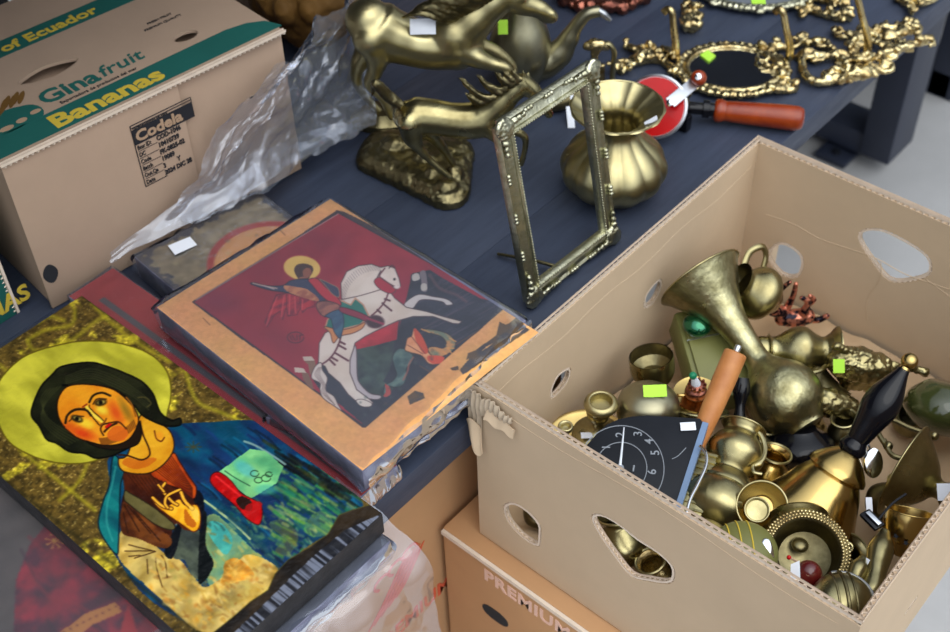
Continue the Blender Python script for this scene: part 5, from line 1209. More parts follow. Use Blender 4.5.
b = MB(); b.lathe(g0, ax, sm([(0, 0.010), (0.002, 0.0135), (0.008, 0.0145), (0.014, 0.0125), (0.020, 0.0130), (L * 0.5, 0.0145), (L * 0.85, 0.0155), (L * 0.97, 0.0135), (L, 0.007), (L + 0.0005, 0.0)]), 36); b.build('handle', M['wood_red'], td)
b = MB(); b.lathe(g0 - ax.normalized() * 0.006, ax, [(0, 0.0085), (0.007, 0.009)], 20); b.build('ferrule', M['alum'], td)

# ---- gilded coat rack with oval mirror
def ornament(b, path, r0, n_, spread, z0=TZ + 0.006, zs=0.010, seed=1):
    r_ = random.Random(seed)
    P = [at(x, y, z0) for x, y in path]; P2, _ = spline(P, [0] * len(P), False, 8)
    b.tube(P, [r0 * 1.1] * len(P), n=8)
    for i in range(n_):
        q = P2[r_.randrange(len(P2))] + Vector((r_.uniform(-spread, spread), r_.uniform(-spread, spread), r_.uniform(0, zs)))
        b.ell(q, (r0 * r_.uniform(0.7, 1.7), r0 * r_.uniform(0.7, 1.7), r0 * r_.uniform(0.6, 1.2)), n=10)
    for i in range(max(2, n_ // 5)):
        q = P2[r_.randrange(len(P2))] + Vector((r_.uniform(-spread, spread), r_.uniform(-spread, spread), r_.uniform(0.002, zs)))
        a0 = r_.uniform(0, 6.28); R_ = r0 * r_.uniform(1.6, 2.6)
        b.tube([q + X * (R_ * (1 - t_ / 7) * math.cos(a0 + t_)) + Y * (R_ * (1 - t_ / 7) * math.sin(a0 + t_)) + UP * (0.001 * t_) for t_ in (0, 0.9, 1.8, 2.7, 3.6, 4.5)], [r0 * 0.62] * 6, n=7)
tr_ = thing('coat_rack', 'long gilded scrollwork coat rack with an oval mirror and tall hooks', 'rack', at(780, 75, TZ))
mc = at(733, 69, TZ + 0.010)
mx, my = 0.064, 0.054
def el(a, r=1.0, z=0.0): return mc + CAMR * (mx * r * math.cos(a)) + CAMF * (my * r * math.sin(a)) + UP * z
b = MB(); b.prism([el(a, 0.93) for a in np.linspace(0, 6.2832, 49)[:-1]], UP * 0.001); b.build('mirror_glass', M['mirror'], tr_)
b = MB(); b.tube([el(a, 0.95, 0.001) for a in np.linspace(0, 6.2832, 49)[:-1]], 0.0042, n=8, closed=True)
b.tube([el(a, 1.06, -0.001) for a in np.linspace(0, 6.2832, 49)[:-1]], 0.0042, n=8, closed=True)
for i in range(44): b.ell(el(i / 44 * 6.2832, 1.10 + 0.03 * (i % 2), 0.0), (0.0058, 0.0058, 0.0048), n=8)
b.build('mirror_rim', M['brass_orn'], tr_, voxel=0.0016, smooth_it=1, disp=(0.0009, 170))
b = MB(); ornament(b, [(678, 76), (664, 62), (648, 60), (632, 64), (620, 72)], 0.0052, 18, 0.010, seed=3); ornament(b, [(680, 60), (660, 52), (640, 50), (624, 46)], 0.0048, 16, 0.008, seed=4)
b.build('scroll_arm', M['brass_orn'], tr_, voxel=0.0016, smooth_it=1, disp=(0.0012, 150))
b = MB(); ornament(b, [(766, 50), (790, 46), (812, 42), (832, 50)], 0.0048, 22, 0.009, seed=5); ornament(b, [(762, 66), (782, 78), (796, 88), (780, 90), (764, 86)], 0.0050, 20, 0.008, seed=6)
ornament(b, [(796, 58), (808, 56), (818, 62)], 0.005, 8, 0.006, seed=7)
b.tube([at(x, y, TZ + 0.010) for x, y in ((806, 54), (802, 66), (808, 78), (824, 82), (842, 76), (846, 64), (836, 56), (822, 56))], 0.0058, n=10, closed=True)
ornament(b, [(826, 82), (848, 78), (866, 74), (882, 68)], 0.0060, 30, 0.009, seed=8); ornament(b, [(836, 62), (856, 60), (870, 66)], 0.0055, 18, 0.010, seed=9)
ornament(b, [(852, 52), (864, 42), (880, 34), (900, 34), (912, 26)], 0.0055, 34, 0.012, seed=10); ornament(b, [(884, 50), (902, 46), (926, 42)], 0.0048, 20, 0.009, seed=11)
ornament(b, [(834, 28), (838, 36), (856, 38)], 0.0042, 6, 0.003, seed=12); ornament(b, [(876, 60), (890, 56), (900, 50)], 0.0048, 12, 0.008, seed=13)
b.build('scroll_arm', M['brass_orn'], tr_, voxel=0.0018, smooth_it=1, disp=(0.0013, 150))
for (x0, y0, x1, y1, hh) in ((676, 54, 671, 8, 0.0), (790, 56, 782, 8, 0.0), (868, 50, 856, -8, 0.0)):
    p0 = at(x0, y0, TZ + 0.012); k_ = Plane(p0); b = MB()
    b.tube([p0 - UP * 0.004, k_(x0 - 0.5, y0 - 12), k_((x0 + x1) / 2, (y0 + y1) / 2 - 4), k_(x1 + 1, y1 + 5), k_(x1 - 3, y1 + 1, 0.004), k_(x1 - 7, y1 + 4, 0.006)], [0.0062, 0.0052, 0.0046, 0.0046, 0.0044, 0.0052], n=12)
    b.build('hook', M['brass_orn'], tr_)
b = MB(); b.prism([at(700, 55, TZ + 0.0125), at(708, 50, TZ + 0.0125), at(716, 56, TZ + 0.0125), at(709, 62, TZ + 0.0125)], UP * 0.0004); b.build('price_sticker', M['tag_green'], tr_)
# ---- gilded finial piece by the first hook
tg = thing('gilt_ornament', 'small knobbly gilt ornament lying beside the first hook of the coat rack', 'ornament', at(694, 18, TZ))
b = MB(); ornament(b, [(684, 8), (692, 14), (698, 24), (688, 30)], 0.0062, 20, 0.008, seed=21); b.build('casting', M['brass_orn'], tg, voxel=0.0017, smooth_it=1, disp=(0.0015, 150))
# ---- second mirror
tm = thing('wall_mirror', 'dark oval mirror with beaded dull metal rim at the top edge', 'mirror', at(758, -6, TZ))
mc2 = at(757, -14, TZ + 0.010)
def el2(a, r=1.0, z=0.0): return mc2 + CAMR * (0.083 * r * math.cos(a)) + CAMF * (0.062 * r * math.sin(a)) + UP * z
b = MB(); b.prism([el2(a, 0.92) for a in np.linspace(0, 6.2832, 49)[:-1]], UP * 0.001); b.build('mirror_glass', M['mirror'], tm)
b = MB(); b.tube([el2(a, 0.95, 0) for a in np.linspace(0, 6.2832, 61)[:-1]], 0.0050, n=8, closed=True)
for i in range(64): b.ell(el2(i / 64 * 6.2832, 1.03, 0.0), (0.0052, 0.0052, 0.0050), n=8)
for i in range(8): b.ell(el2(i / 8 * 6.2832 + 0.7, 1.08, 0), (0.009, 0.007, 0.004), n=10)
b.build('mirror_rim', M['frame'], tm, voxel=0.0016, smooth_it=1, disp=(0.0008, 200))
b = MB(); b.prism([at(751, -2, TZ + 0.0125), at(765, -2, TZ + 0.0125), at(766, 5, TZ + 0.0125), at(752, 6, TZ + 0.0125)], UP * 0.0004); b.build('price_sticker', M['tag_green'], tm)
# ---- gilt fragment between the mirrors, and one at the top right
tg = thing('gilt_bracket', 'gilded scroll bracket lying between the dark mirror and the last rack hook', 'bracket', at(836, 8, TZ))
b = MB(); ornament(b, [(806, 8), (822, 14), (840, 18), (852, 18)], 0.0048, 14, 0.006, seed=31); ornament(b, [(808, -4), (830, 2), (850, 4)], 0.0046, 16, 0.007, seed=32); ornament(b, [(806, 6), (800, 14)], 0.0046, 6, 0.004, seed=33)
b.build('casting', M['brass_orn'], tg, voxel=0.0017, smooth_it=1, disp=(0.0012, 150))
tg = thing('gilt_ornament', 'gilt scroll ornament cut by the top edge near the table corner', 'ornament', at(915, -2, TZ))
b = MB(); ornament(b, [(896, -6), (906, 4), (922, 4), (936, -2)], 0.0046, 16, 0.006, seed=34); ornament(b, [(910, 4), (912, 14)], 0.0040, 4, 0.003, seed=35)
b.build('casting', M['brass_orn'], tg, voxel=0.0017, smooth_it=1, disp=(0.0012, 150))
# ---- ochre bag and dark bag behind the cartons
b = MB(); b.ell(at(300, -4, TZ + 0.082), (0.085, 0.055, 0.068), n=28)
for i in range(5): b.tube([at(262 + i * 14, -10, TZ + 0.10), at(268 + i * 14, 6 + (i % 2) * 6, TZ + 0.10), at(282 + i * 12, 20, TZ + 0.06)], 0.012, n=8)
o = b.build('cloth_bundle', M['yellow_bag'], None, voxel=0.003, smooth_it=2, disp=(0.006, 30)); tag(o, 'ochre cloth bundle behind the right end of the banana carton', 'cloth')
b = MB(); b.ell(gp(0.10, GD + 0.125, TZ + 0.125), (0.16, 0.09, 0.112), n=28)
o = b.build('dark_bag', M['dark'], None, voxel=0.004, smooth_it=2, disp=(0.008, 22)); tag(o, 'dark blue bag lying behind the banana carton at the top left', 'bag')
# ---- unseen dark sheet added overhead to shade the left end of the stall
ta = thing('added_shade', 'unseen dark sheet added above the cartons to shade the left end', 'added_shade', (-1.1, 0.0, 1.3))
b = MB(); b.grid(lambda u, v: Vector((-1.85 + 1.55 * u, -1.1 + 3.3 * v, 1.20 + 0.45 * v + 0.01 * math.sin(9 * v))), 20, 20); b.build('shade_sheet', M['steel'], ta, solid=0.002)
# ================================================================ old brassware heaped in the open box
def lath(pa, za, pb_, zb, prof, m, name, parent, n=40, shift=0.0, **k):
    """turned piece: axis from photo point pa at height za to pb_ at zb; prof = (fraction along axis, radius in photo pixels at pa)"""
    a = at(*pa, za); c = at(*pb_, zb); ax = c - a; L = ax.length; kk = scl(a)
    b = MB(); b.lathe(a, ax, [(t_ * L, r / kk) for t_, r in prof], n, **k)
    return b.build(name, m, parent), a, ax.normalized(), L, kk
def root(name, label, cat, px, py, z, group=None): return thing(name, label, cat, at(px, py, z), group)
def ringm(c, ax, R_, r, m, name, parent, n=40, k=10):
    ax = Vector(ax).normalized(); u = ax.orthogonal().normalized(); w = ax.cross(u)
    b = MB(); b.tube([Vector(c) + u * (R_ * math.cos(a)) + w * (R_ * math.sin(a)) for a in np.linspace(0, 2 * math.pi, n + 1)[:-1]], r, n=k, closed=True, smooth=False)
    return b.build(name, m, parent)
TOCAM = lambda p: (CAM - Vector(p)).normalized()

# -- lining: crumpled brown paper at the bottom
b = MB(); b.grid(lambda u, v: Vector((0.010 + 0.387 * u, 0.010 + 0.484 * v, BOT + 0.030 + 0.016 * noise.noise(Vector((u * 5, v * 6, 1))) + 0.010 * noise.noise(Vector((u * 14, v * 15, 4))))), 60, 70)
o = b.build('packing_paper', M['card_in'], None, recalc=False, sharp=0.5); tag(o, 'crumpled brown packing paper lining the bottom of the open box', 'paper')

# -- 1 horn shaped vase
t = root('horn_vase', 'long engraved brass vase with trumpet mouth and round belly, lying across the box', 'vase', 745, 360, 0.60)
o, a, ax, L, kk = lath((700, 278), 0.672, (806, 428), 0.600, sm([(0, 45), (0.03, 41), (0.10, 33), (0.20, 23), (0.32, 16), (0.46, 13), (0.56, 13), (0.62, 20), (0.70, 32), (0.80, 37), (0.90, 33), (0.97, 22), (1.0, 20)]) , M['brass_eng'], 'body', t, 56, c0=False)
ringm(a, ax, 45 / kk, 0.0013, M['brass'], 'mouth_rim', t)
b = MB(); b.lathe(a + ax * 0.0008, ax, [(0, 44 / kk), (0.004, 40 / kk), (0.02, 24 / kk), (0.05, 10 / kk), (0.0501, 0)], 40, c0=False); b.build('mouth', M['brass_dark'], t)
q = at(725, 306, 0.66); sticker(a + ax * L * 0.235 + TOCAM(q) * 0.0185 + CAMR * 0.003, TOCAM(q), 0.014, 0.014, M['paper'], t)
q = at(790, 414, 0.62); sticker(a + ax * L * 0.955 + TOCAM(q) * 0.019 - CAMR * 0.002, TOCAM(q) + ax * 0.5, 0.020, 0.006, M['paper'], t)
# -- 2 jug with handle
t = root('brass_jug', 'small round brass jug with looped handle behind the trumpet mouth of the long vase', 'jug', 757, 292, 0.60)
o, a, ax, L, kk = lath((738, 281), 0.665, (774, 302), 0.632, sm([(0, 20), (0.08, 17), (0.2, 17), (0.45, 27), (0.7, 27), (0.9, 17), (1.0, 13)]), M['brass'], 'body', t, c0=False)
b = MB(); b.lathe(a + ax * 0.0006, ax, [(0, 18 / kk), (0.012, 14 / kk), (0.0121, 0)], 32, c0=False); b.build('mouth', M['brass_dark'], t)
b = MB(); b.tube([at(744, 266, 0.665), at(750, 252, 0.672), at(762, 247, 0.672), at(766, 256, 0.66), at(762, 272, 0.645)], [4 / kk, 3.6 / kk, 3.6 / kk, 3.6 / kk, 4 / kk], n=10, flat=0.7); b.build('handle', M['brass'], t)
# -- 3 copper figurine
t = root('animal_figurine', 'copper coloured animal figurine on its back with legs in the air', 'figurine', 796, 310, 0.57)
pf = Plane(at(796, 316, 0.585))
organic(pf, [[(782, 318, 8), (796, 318, 10), (806, 316, 9)], [(780, 312, 7), (771, 308, 8), (766, 309, 6)], [(776, 312, 4, -.004), (774, 298, 3, -.004), (784, 287, 2.5, -.004), (790, 282, 2.2, -.004)], [(788, 306, 4, .004), (793, 296, 3, .004), (796, 284, 2.4, .004)],
             [(804, 312, 4.5, -.004), (808, 302, 3.2, -.004), (802, 298, 2.6, -.004)], [(808, 318, 5, .0), (818, 320, 3.4, .0), (827, 316, 3, .0)], [(806, 306, 3, .006), (814, 300, 2.6, .006), (810, 296, 2.4, .006)], [(767, 304, 2.0), (764, 300, 1.8)]], 'body', M['figurine'], t, voxel=0.0011, it=2)
# -- 4 olive tin with green glass ball
t = root('olive_box', 'olive green metal box with ridged edge under the trumpet shaped vase', 'box', 715, 350, 0.55)
zc = 0.632
cs = [at(674, 312, zc), at(728, 300, zc), at(770, 388, zc - 0.03), at(700, 402, zc - 0.03)]
nn = (cs[1] - cs[0]).cross(cs[3] - cs[0]).normalized(); nn = nn if nn.z > 0 else -nn
b = MB(); b.prism(cs, -nn * 0.040); b.build('body', M['olive'], t, bevel=0.004)
cc = sum(cs, Vector()) / 4
b = MB(); b.prism([cc + (c - cc) * 0.84 + nn * 0.0002 for c in cs], nn * 0.004); lid = b.build('lid', M['olive'], t, bevel=0.0015)
b = MB(); b.tube([cs[0].lerp(cs[3], 0.34) * 0.9 + cc * 0.1 + nn * 0.0045, cs[1].lerp(cs[2], 0.34) * 0.9 + cc * 0.1 + nn * 0.0045], 0.0009, n=6); b.build('seam', M['alum'], lid)
t2 = root('glass_ball', 'shiny green glass ball lying on the olive metal box', 'ball', 701, 322, zc)
gcen = at(697, 325, zc + 0.006); b = MB(); b.ell(gcen, (0.0165, 0.0155, 0.012), n=32); b.build('ball', M['green_gl'], t2)
# -- 5 pitcher lying on its side
t = root('brass_pitcher', 'plain brass pitcher lying sideways behind the bell', 'pitcher', 800, 352, 0.58)
o, a, ax, L, kk = lath((757, 350), 0.622, (838, 352), 0.622, sm([(0, 12), (0.02, 14), (0.12, 14), (0.14, 16.5), (0.17, 14.5), (0.25, 15), (0.42, 23), (0.58, 25), (0.72, 18), (0.80, 15), (0.88, 17), (0.97, 25), (1.0, 26)]), M['brass'], 'body', t, 48, c1=False)
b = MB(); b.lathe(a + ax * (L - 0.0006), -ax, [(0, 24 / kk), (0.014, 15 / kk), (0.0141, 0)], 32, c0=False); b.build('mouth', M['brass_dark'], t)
b = MB(); b.tube([at(764, 362, 0.63), at(790, 374, 0.632), at(816, 372, 0.628), at(826, 366, 0.625)], [2.6 / kk] * 4, n=8); b.build('handle', M['brass'], t)
# -- 6 ornate shell piece with green tag
t = root('shell_dish', 'lumpy cast brass shell dish with bright green sticker', 'dish', 862, 372, 0.56)
pf = Plane(at(862, 380, 0.60))
organic(pf, [[(842, 362, 15), (858, 364, 18), (874, 368, 16), (890, 372, 10)], [(832, 398, 5), (842, 388, 6), (858, 384, 6), (874, 390, 6), (884, 400, 5)], [(846, 378, 9), (872, 380, 9)], [(836, 346, 4), (852, 352, 4), (868, 356, 3.5), (886, 360, 3)], [(850, 352, 5), (862, 362, 6)], [(880, 366, 5), (902, 366, 4), (924, 372, 5)]], 'casting', M['brass'], t, voxel=0.0013, it=1, disp=(0.0030, 80))
sticker(pf(839, 366, -0.016), -CAMF * 0.7 + UP * 0.7 - CAMR * 0.4, 0.012, 0.015, M['tag_green'], t)
# -- 7 duck like piece
t = root('brass_duck', 'brass duck shaped casting below the shell dish, beside the bell handle', 'ornament', 820, 408, 0.57)
pf = Plane(at(820, 412, 0.595))
organic(pf, [[(808, 402, 12), (826, 402, 15), (844, 406, 13), (858, 412, 9)], [(798, 400, 7), (806, 410, 8), (816, 424, 8), (824, 432, 5)], [(796, 400, 5), (788, 408, 4), (792, 418, 3)]], 'casting', M['brass'], t, voxel=0.0013, it=2, disp=(0.0014, 110))
# -- 8 black pot
t = root('black_pot', 'round shiny black pot between the long vase and the bell', 'pot', 800, 440, 0.56)
o, a, ax, L, kk = lath((800, 428), 0.600, (800, 462), 0.565, sm([(0, 16), (0.1, 20), (0.35, 32), (0.6, 34), (0.85, 26), (1.0, 18)]), M['black'], 'body', t)
# -- 9 hand bell
t = root('hand_bell', 'large polished brass hand bell with turned black handle', 'bell', 820, 500, 0.58)
a0, a1 = at(909, 362, 0.742), at(851, 450, 0.668)
ax = (a1 - a0); L = ax.length; ax.normalize(); kk = scl(a0)
b = MB(); b.ell(a0 - ax * 0.001, 0.0082, n=24); b.lathe(a0, ax, [(0.004, 0.004), (0.009, 0.0058), (0.010, 0.004)], 20); b.build('finial', M['brass_gold'], t)
b = MB(); b.lathe(a0 + ax * 0.008, ax, sm([(0, 0.0055), (0.008, 0.0080), (0.030, 0.0165), (0.045, 0.0180), (0.062, 0.0145), (0.080, 0.0110), (L * 0.82, 0.0108), (L - 0.012, 0.0140), (L - 0.006, 0.0120)]), 40); b.build('handle', M['black'], t)
prof = sm([(0, 0.0085), (0.003, 0.012), (0.010, 0.0200), (0.020, 0.0285), (0.026, 0.0305)]) + sm([(0.0285, 0.0270), (0.040, 0.0340), (0.054, 0.0400), (0.068, 0.0465), (0.080, 0.0550), (0.086, 0.0590)]) + [(0.0875, 0.0580), (0.080, 0.0520), (0.06, 0.038), (0.0599, 0)]
b = MB(); b.lathe(a1, ax, prof, 64); b.build('bell_body', M['brass_gold'], t)
q = a1 + ax * 0.075; sticker(at(869, 507, 0.665), TOCAM(q) + CAMR * 0.8, 0.008, 0.018, M['paper'], t)
# -- 10 dark olive glazed pot
t = root('glazed_pot', 'dark olive glazed pot with pale shoulder at the right edge', 'pot', 945, 405, 0.56)
lath((950, 384), 0.628, (938, 432), 0.585, sm([(0, 20), (0.08, 26), (0.3, 37), (0.6, 39), (0.85, 30), (1.0, 18)]), M['olive_gl'], 'body', t)
# -- 11 wide footed bowl on its side
t = root('footed_bowl', 'wide footed brass bowl lying on its side at the right of the bell', 'bowl', 920, 478, 0.57)
o, a, ax, L, kk = lath((903, 470), 0.640, (958, 500), 0.640, sm([(0, 50), (0.03, 50), (0.10, 44), (0.3, 33), (0.5, 20), (0.6, 11), (0.72, 10), (0.8, 15), (0.9, 22), (1.0, 23)]), M['brass'], 'body', t, 56, c0=False)
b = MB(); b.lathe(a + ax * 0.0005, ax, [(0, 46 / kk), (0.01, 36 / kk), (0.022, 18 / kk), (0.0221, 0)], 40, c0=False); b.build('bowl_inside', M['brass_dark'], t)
sticker(at(944, 492, 0.675), TOCAM(at(944, 492, 0.675)), 0.012, 0.016, M['paper'], t)
# -- antler like curved arms
t = root('candelabrum', 'thin curved brass candelabrum arm between the bell handle and the footed bowl', 'candelabrum', 890, 425, 0.6)
b = MB()
for pl in (((886, 446), (878, 430), (890, 420), (910, 428), (934, 436)), ((884, 440), (892, 455), (908, 458), (924, 450)), ((890, 420), (888, 408), (896, 400))):
    b.tube([at(x, y, 0.645) for x, y in pl], 0.0028, n=8)
b.ell(at(934, 436, 0.645), 0.005); b.ell(at(888, 446, 0.645), 0.005); b.build('arm', M['brass_dark'], t)
# -- small shiny spoon bowl
t = root('metal_spoon', 'small silvery spoon bowl peeping out right of the bell shoulder', 'spoon', 873, 462, 0.60)
b = MB(); b.ell(at(873, 463, 0.650), (0.010, 0.015, 0.004), (CAMR, (CAMF + UP).normalized(), UP)); b.build('bowl', M['chrome'], t)
b = MB(); b.tube([at(870, 450, 0.655), at(866, 440, 0.655), at(862, 430, 0.650)], 0.002, n=8); b.build('handle', M['chrome'], t)
# -- 12 pierced cup
t = root('pierced_cup', 'small brass cup with star shaped holes, below the footed bowl', 'cup', 912, 530, 0.58)
o, a, ax, L, kk = lath((911, 512), 0.672, (902, 556), 0.640, sm([(0, 25), (0.2, 25), (0.6, 22), (0.9, 12), (1.0, 8)]), M['brass_gold'], 'body', t, c0=False)
b = MB(); b.lathe(a + ax * 0.0003, ax, [(0, 23.5 / kk), (0.012, 22 / kk), (0.020, 8 / kk), (0.0201, 0)], 36, c0=False); b.build('inside', M['brass_gold'], t)
ringm(a, ax, 24.5 / kk, 0.0009, M['brass_gold'], 'rim', t)
for i, (x, y) in enumerate(((896, 536), (906, 543), (918, 541), (926, 534))):
    q = at(x, y, 0.668); b = MB(); n_ = TOCAM(q); u = n_.orthogonal().normalized(); w = n_.cross(u)
    b.prism([q + (u * math.cos(k * math.pi / 5) + w * math.sin(k * math.pi / 5)) * (0.0030 if k % 2 else 0.0014) for k in range(10)], n_ * 0.0006); b.build('star_hole', M['black_pl'], t)
# -- 13 brass shoe forms
for k, (p0, p1, r, lb) in enumerate((((884, 534), (872, 590), 13, 'slim rounded brass shoe form below the pierced cup'), ((862, 560), (850, 590), 10, 'shorter brass shoe form left of the slim one, above the slotted bell'))):
    t = root('brass_shoe', lb, 'ornament', (p0[0] + p1[0]) / 2, (p0[1] + p1[1]) / 2, 0.60)
    a, c = at(*p0, 0.675), at(*p1, 0.672); kk = scl(a)
    b = MB(); b.tube([a, a.lerp(c, 0.3), a.lerp(c, 0.7), c], [r * 0.5 / kk, r / kk, r * 0.8 / kk, r * 0.9 / kk], n=16); b.ell(c, r * 0.9 / kk); b.ell(a, r * 0.5 / kk); b.build('body', M['brass'], t, voxel=0.0016, smooth_it=3)
# -- 14 slotted round bell
t = root('crotal_bell', 'round slotted brass bell in the near corner of the box', 'bell', 848, 606, 0.63)
c = at(842, 602, 0.676); kk = scl(c); b = MB(); b.ell(c, (31 / kk, 31 / kk, 25 / kk), n=40); b.build('shell', M['brass'], t)
b = MB()
for s_ in (-1, 0, 1):
    pts = [c + (CAMF * math.cos(a_) + UP * math.sin(a_) * 0.80) * (31.3 / kk) * math.cos(0.28 * s_) + CAMR * (31.3 / kk * math.sin(0.28 * s_)) for a_ in np.linspace(0.5, 2.7, 12)]
    b.tube(pts, 0.0012 if s_ else 0.0018, n=6)
b.build('slot', M['brass_dark'], t)
b = MB(); pts = [c + (CAMR * math.cos(a_) + CAMF * math.sin(a_)) * (29 / kk) + UP * 0.008 for a_ in np.linspace(-0.3, 1.8, 14)]; b.tube(pts, 0.0016, n=6); b.build('seam', M['alum'], t)
# -- 15 bowl with chased rim, dark bead
t = root('brass_bowl', 'brass bowl with wide chased rim facing up beside the near box wall', 'bowl', 805, 560, 0.60)
c = at(806, 552, 0.668); n_ = (TOCAM(c) * 0.75 + UP * 0.5).normalized(); kk = scl(c)
b = MB(); b.lathe(c, -n_, [(0, 33 / kk), (-0.002, 36 / kk), (-0.001, 42 / kk), (0.002, 43 / kk), (0.006, 40 / kk), (0.020, 34 / kk), (0.030, 22 / kk), (0.034, 10 / kk), (0.0341, 0)], 60, c0=False); b.build('body', M['brass_dark'], t)
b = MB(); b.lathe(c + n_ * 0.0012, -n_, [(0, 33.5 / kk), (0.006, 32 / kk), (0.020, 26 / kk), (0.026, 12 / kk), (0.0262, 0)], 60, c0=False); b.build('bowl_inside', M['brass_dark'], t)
b = MB()
u = n_.orthogonal().normalized(); w = n_.cross(u)
for i in range(70):
    a_ = i / 70 * 2 * math.pi
    for R_ in (36, 39, 42): b.ell(c + n_ * 0.0016 + (u * math.cos(a_ + R_) + w * math.sin(a_ + R_)) * (R_ / kk), (0.0016, 0.0016, 0.0012), n=6)
b.build('chased_rim', M['brass_orn'], t)
b = MB(); b.ell(at(800, 545, 0.655), (0.008, 0.008, 0.005), n=18); b.build('boss', M['brass_dark'], t)
t = root('wooden_bead', 'dark red wooden bead with a pale worn spot inside the chased bowl', 'bead', 808, 575, 0.65)
c2 = at(808, 575, 0.668); b = MB(); b.ell(c2, (0.0125, 0.0125, 0.0150), n=28); b.build('bead', M['darkred'], t)
b = MB(); nq = (TOCAM(c2) + UP * 0.5).normalized(); b.lathe(c2 + nq * 0.0124, nq, [(0, 0.004), (0.0010, 0.0035), (0.0014, 0.0)], 14); b.build('worn_spot', M['ink_tan'], t)
t = root('match_stick', 'red tipped match lying left of the wooden bead', 'match', 795, 561, 0.66)
b = MB(); b.tube([at(798, 562, 0.675), at(790, 558, 0.677)], 0.0011, n=6, smooth=False); b.build('stick', M['ink_tan'], t)
b = MB(); b.ell(at(789, 557.5, 0.677), 0.0022, n=12); b.build('match_head', M['red'], t)
# base behind the chased bowl
t = root('stacked_dish', 'brass dish edge stacked behind the chased bowl', 'dish', 798, 522, 0.61)
lath((799, 528), 0.652, (797, 512), 0.655, [(0, 30), (0.15, 32), (0.3, 29), (0.5, 27), (0.7, 30), (0.85, 28), (1.0, 20)], M['brass'], 'body', t)
# -- 16 ring cup (candlestick cup)
t = root('candle_cup', 'brass candle cup showing two concentric rings, left of the bell', 'candlestick', 764, 506, 0.60)
c = at(762, 506, 0.664); n_ = (TOCAM(c) + UP * 0.2).normalized(); kk = scl(c)
b = MB(); b.lathe(c, -n_, [(0, 25 / kk), (0.004, 24 / kk), (0.012, 18 / kk), (0.03, 10 / kk), (0.05, 12 / kk)], 44, c0=False)
b.lathe(c + n_ * 0.0002, -n_, [(0, 24 / kk), (0.003, 20 / kk), (0.006, 12 / kk), (0.012, 11 / kk), (0.0121, 0)], 44, c0=False); b.build('drip_pan', M['brass_gold'], t)
ringm(c, n_, 25 / kk, 0.0012, M['brass_sat'], 'rim', t); 
c3 = at(757, 510, 0.664); b = MB(); b.lathe(c3 - n_ * 0.004, n_, [(0, 11.5 / kk), (0.007, 12.5 / kk), (0.0072, 11 / kk), (0.002, 10 / kk), (0.0019, 0)], 36, c0=False); b.build('socket', M['brass'], t); ringm(c3 + n_ * 0.003, n_, 12 / kk, 0.0009, M['brass_sat'], 'socket_rim', t)
# -- 17 jug with ring handle
t = root('brass_jug', 'round bellied brass jug with curled ring handle, right of the wooden stick', 'jug', 735, 460, 0.59)
o, a, ax, L, kk = lath((744, 428), 0.648, (722, 492), 0.628, sm([(0, 22), (0.04, 20), (0.12, 18), (0.25, 25), (0.42, 29), (0.58, 24), (0.70, 19), (0.76, 23), (0.9, 30), (1.0, 31)]), M['brass'], 'body', t, 48, c0=False)
ringm(a, ax, 22 / kk, 0.001, M['brass_sat'], 'rim', t)
b = MB(); b.tube([at(748, 426, 0.655), at(760, 434, 0.655), at(765, 448, 0.652), at(762, 460, 0.650), at(754, 466, 0.650)], 2.4 / kk, n=8)
b.tube([at(762, 458, 0.650), at(760, 464, 0.650), at(753, 466, 0.650), at(754, 472, 0.650), at(762, 474, 0.650)], 1.8 / kk, n=8); b.build('handle', M['brass_sat'], t)
# -- 18 pots below the jug
t = root('brass_pot', 'squat brass pot with a dented belly below the jug with the ring handle', 'pot', 715, 505, 0.58)
lath((726, 484), 0.640, (708, 530), 0.625, sm([(0, 20), (0.1, 30), (0.35, 37), (0.6, 38), (0.85, 30), (1.0, 20)]), M['brass'], 'body', t, 44)
t = root('brass_dome', 'domed brass cover near the box wall, left of the olive dome', 'dome', 708, 528, 0.60)
lath((712, 520), 0.655, (702, 548), 0.640, sm([(0, 3), (0.06, 12), (0.3, 24), (0.7, 32), (1.0, 35)]), M['brass_sat'], 'body', t, 44)
# -- 19 olive dome with glass window
t = root('olive_dome', 'olive striped metal dome with small glass window against the near box wall', 'lamp', 748, 550, 0.62)
c = at(744, 552, 0.668); kk = scl(c); b = MB(); b.ell(c, (34 / kk, 34 / kk, 24 / kk), n=44); b.build('dome', M['olive'], t)
b = MB()
for x0 in (-16, -6, 5):
    u_ = x0 / kk; rr = math.sqrt((34.4 / kk) ** 2 - u_ * u_)
    b.tube([c + CAMR * u_ + CAMF * (rr * math.cos(a_)) + UP * (rr * 24 / 34 * math.sin(a_)) for a_ in np.linspace(0.5, 2.6, 12)], 0.0007, n=6)
b.build('stripe', M['ink_yellow'], t)
b = MB(); q = at(766, 556, 0.678); n_ = (TOCAM(q) + CAMR * 0.7).normalized(); b.ell(q, (0.007, 0.016, 0.004), (CAMR, (UP * 0.7 + CAMF * 0.7).normalized(), n_), n=24); b.build('window', M['chrome'], t)
# -- 20 goblet
t = root('brass_goblet', 'plain brass goblet standing by the left box wall behind the green tagged bowl', 'goblet', 655, 380, 0.57)
o, a, ax, L, kk = lath((651, 356), 0.640, (656, 400), 0.580, sm([(0, 22), (0.10, 22.5), (0.35, 22), (0.55, 16), (0.66, 7), (0.8, 5), (0.92, 10), (1.0, 17)]), M['brass'], 'body', t, c0=False)
b = MB(); b.lathe(a + ax * 0.0003, ax, [(0, 21 / kk), (0.014, 20 / kk), (0.022, 12 / kk), (0.0221, 0)], 36, c0=False); b.build('inside', M['brass_dark'], t)
